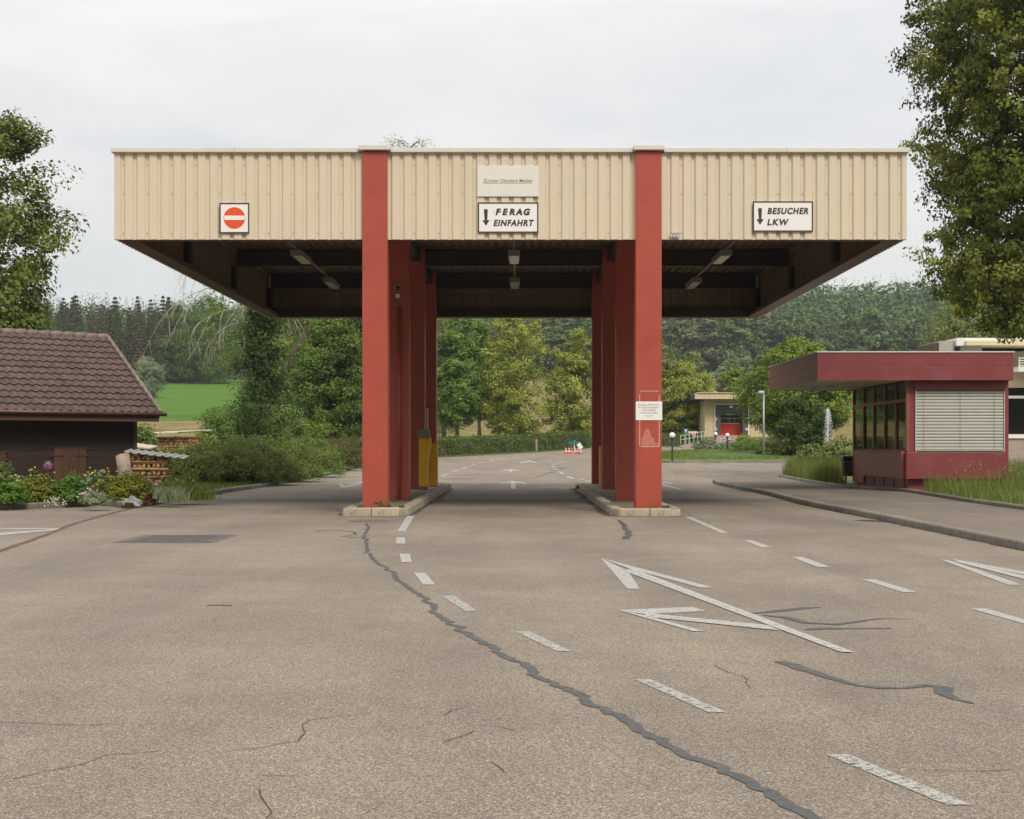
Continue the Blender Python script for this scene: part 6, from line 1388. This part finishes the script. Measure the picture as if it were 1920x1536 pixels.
# fountain
Y = 74; fx_ = PX(1552, Y); zf = rz(Y) + .25; ft = thing('fountain_jet', 'white fountain jet spraying up beside the kiosk', 'fountain', (fx_, Y, zf)); hz = PZ(767, Y) - zf; rs = np.random.RandomState(6); n = 2600
t = rs.uniform(0, 1, n) ** .8; up = rs.uniform(size=n) < .5; z = np.where(up, t * hz, hz * (1 - t ** 2)); r = np.where(up, .02 + .05 * t, .06 + .30 * t); ang = rs.uniform(0, 2 * np.pi, n); C = np.stack([np.cos(ang) * r * rs.uniform(.3, 1, n) + .06 * (~up) * t, np.sin(ang) * r, z], 1)
V, Fq = leaves(C, rs.normal(size=(n, 3)), .05, .5, rs, .5); link(bpy.data.objects.new('water', np_mesh('water', V, Fq, M['spray'])), ft)
n = 500; a = rs.uniform(0, 1, n); C = np.stack([-.55 + .9 * a * 0 + rs.normal(0, .22, n), rs.normal(0, .15, n), np.abs(rs.normal(0, .22, n))], 1); V, Fq = leaves(C, rs.normal(size=(n, 3)), .05, .5, rs, .5); link(bpy.data.objects.new('splash', np_mesh('splash', V, Fq, M['spray'])), ft)
MB().cone(0, 0, -.3, .05, .9, 1.0, 20).build('basin', M['concrete'], ft)
# traffic cones, blue sign and tilted paper board in front of the hedge
Yc = 103.0; zc0 = rz(Yc)
for i, px in enumerate((1061, 1067, 1072, 1079, 1084, 1089.5)):
    c = thing('traffic_cone', ('leftmost traffic cone of the row below the teal board', 'second traffic cone from the left in the row', 'traffic cone just left of the white stand', 'traffic cone just right of the white stand', 'traffic cone below the left corner of the tilted paper', 'rightmost traffic cone of the row below the tilted paper')[i], 'traffic cone', (PX(px, Yc), Yc + (i % 3) * .3, zc0), 0, 'orange and white traffic cones in a row')
    boxo('base', M['conered'], c, -.15, .15, -.15, .15, 0, .04)
    for z0, z1, m_ in ((.04, .14, 'conered'), (.14, .25, 'white'), (.25, .34, 'conered'), (.34, .43, 'white'), (.43, .53, 'conered')): MB().cone(0, 0, z0, z1, .11 - z0 * .165, .11 - z1 * .165, 10).build('band', M[m_], c, True)
s = thing('direction_board', 'teal blue board on a white stand among the traffic cones', 'sign', (PX(1077, Yc), Yc + .2, zc0)); zz0 = PZ(852, Yc) - zc0
boxo('board', M['teal'], s, PX(1066, Yc) - PX(1077, Yc), PX(1088, Yc) - PX(1077, Yc), -.03, 0, PZ(833.5, Yc) - zc0, PZ(828, Yc) - zc0); MB().tube([(0, .03, 0), (0, .03, PZ(826.5, Yc) - zc0)], .035, 6).build('post', M['white'], s); boxo('foot', M['white'], s, -.12, .12, -.2, .2, 0, .05)
s = thing('paper_board', 'white paper board tilted on its corner at the right end of the cones', 'notice', (PX(1087, Yc), Yc - .25, PZ(836.5, Yc))); mb = MB(); d = R(35); mb.obox((0, 0, 0), (.15 * math.cos(d), 0, .15 * math.sin(d)), (0, .01, 0), (-.21 * math.sin(d), 0, .21 * math.cos(d))); mb.build('sheet', M['white'], s); MB().tube([(0, .03, -.1), (.02, .05, zc0 - PZ(836.5, Yc))], .015, 5).build('stake', M['galv'], s)
# building at the right edge
Yb = 78.0
def bx(px): return PX(px, Yb)
def bz(py): return PZ(py, Yb)
ob = thing('office_building', 'cream office building with white balcony behind the kiosk at the frame edge', 'building', (0, 0, 0))
boxo('wall_band', M['cream_wall'], ob, bx(1880), bx(2160), Yb, Yb + .3, bz(727), bz(699.5)); boxo('balcony_slab', M['rail_white'], ob, bx(1895), bx(2160), Yb - 1.2, Yb + .2, bz(699), bz(690)); boxo('wall', M['cream_wall'], ob, bx(1880), bx(2160), Yb + .32, Yb + 10, .3, bz(690))
boxo('sill', M['rail_white'], ob, bx(1880), bx(2160), Yb - .1, Yb + .3, bz(822), bz(814.5)); boxo('base_wall', M['concrete'], ob, bx(1880), bx(2160), Yb, Yb + .3, .2, bz(822.5))
for i in range(3):
    w = boxo('window', M['rail_white'], ob, bx(1884 + i * 90), bx(1970 + i * 90), Yb + .05, Yb + .2, bz(747), bz(742)); boxo('pane', M['glass'], w, bx(1885 + i * 90), bx(1969 + i * 90), Yb + .16, Yb + .18, bz(814), bz(747.5)); boxo('upper_pane', M['glass'], w, bx(1885 + i * 90), bx(1969 + i * 90), Yb + .16, Yb + .18, bz(741.5), bz(727.5)); boxo('blind', M['interior'], w, bx(1885 + i * 90), bx(1969 + i * 90), Yb + .24, Yb + .3, bz(814), bz(728))
for k in range(4): MB().tube([(bx(1896), Yb - 1.15, bz(688 - k * 4.6)), (bx(2160), Yb - 1.15, bz(688 - k * 4.6))], .025, 5).build('balcony_rail', M['rail_white'], ob)
for px in (1897, 1909, 1918, 1934, 1950): boxo('balcony_post', M['rail_white'], ob, bx(px), bx(px) + .05, Yb - 1.13, Yb - 1.08, bz(690), bz(673))
boxo('upper_wall', M['acgrey'], ob, bx(1860), bx(2160), Yb + 4, Yb + 9, bz(700), bz(650)); boxo('penthouse_fascia', M['rail_white'], ob, bx(1817), bx(2160), Yb + 2.2, Yb + 9, bz(643), bz(628)); boxo('penthouse_fascia', M['cream_wall'], ob, bx(1833), bx(2160), Yb + 1.9, Yb + 2.19, bz(643), bz(634)); boxo('penthouse_wall', M['bluewall'], ob, bx(1829), bx(1870), Yb + 2.6, Yb + 8, bz(700), bz(643.5)); boxo('rooftop_unit', M['acgrey'], ob, bx(1786), bx(1816), Yb + 2.5, Yb + 6, bz(700), bz(633)); boxo('rooftop_louver', M['gutter'], ob, bx(1776), bx(1785.7), Yb + 2.6, Yb + 6, bz(700), bz(637))

# ------------------------------------------------------------------ haze
hm = bpy.data.materials.new('haze_air'); hm.use_nodes = True; nt = hm.node_tree; nt.nodes.clear()
ho = nt.nodes.new('ShaderNodeOutputMaterial'); hv = nt.nodes.new('ShaderNodeVolumePrincipled'); hv.inputs['Color'].default_value = (0.80, 0.90, 1.0, 1); hv.inputs['Density'].default_value = 0.00018; hv.inputs['Anisotropy'].default_value = 0.2
nt.links.new(hv.outputs[0], ho.inputs['Volume'])
hz_ = MB().box(-900, 900, -340, 1150, -1.4, 125).build('haze', hm); hz_['kind'] = 'stuff'
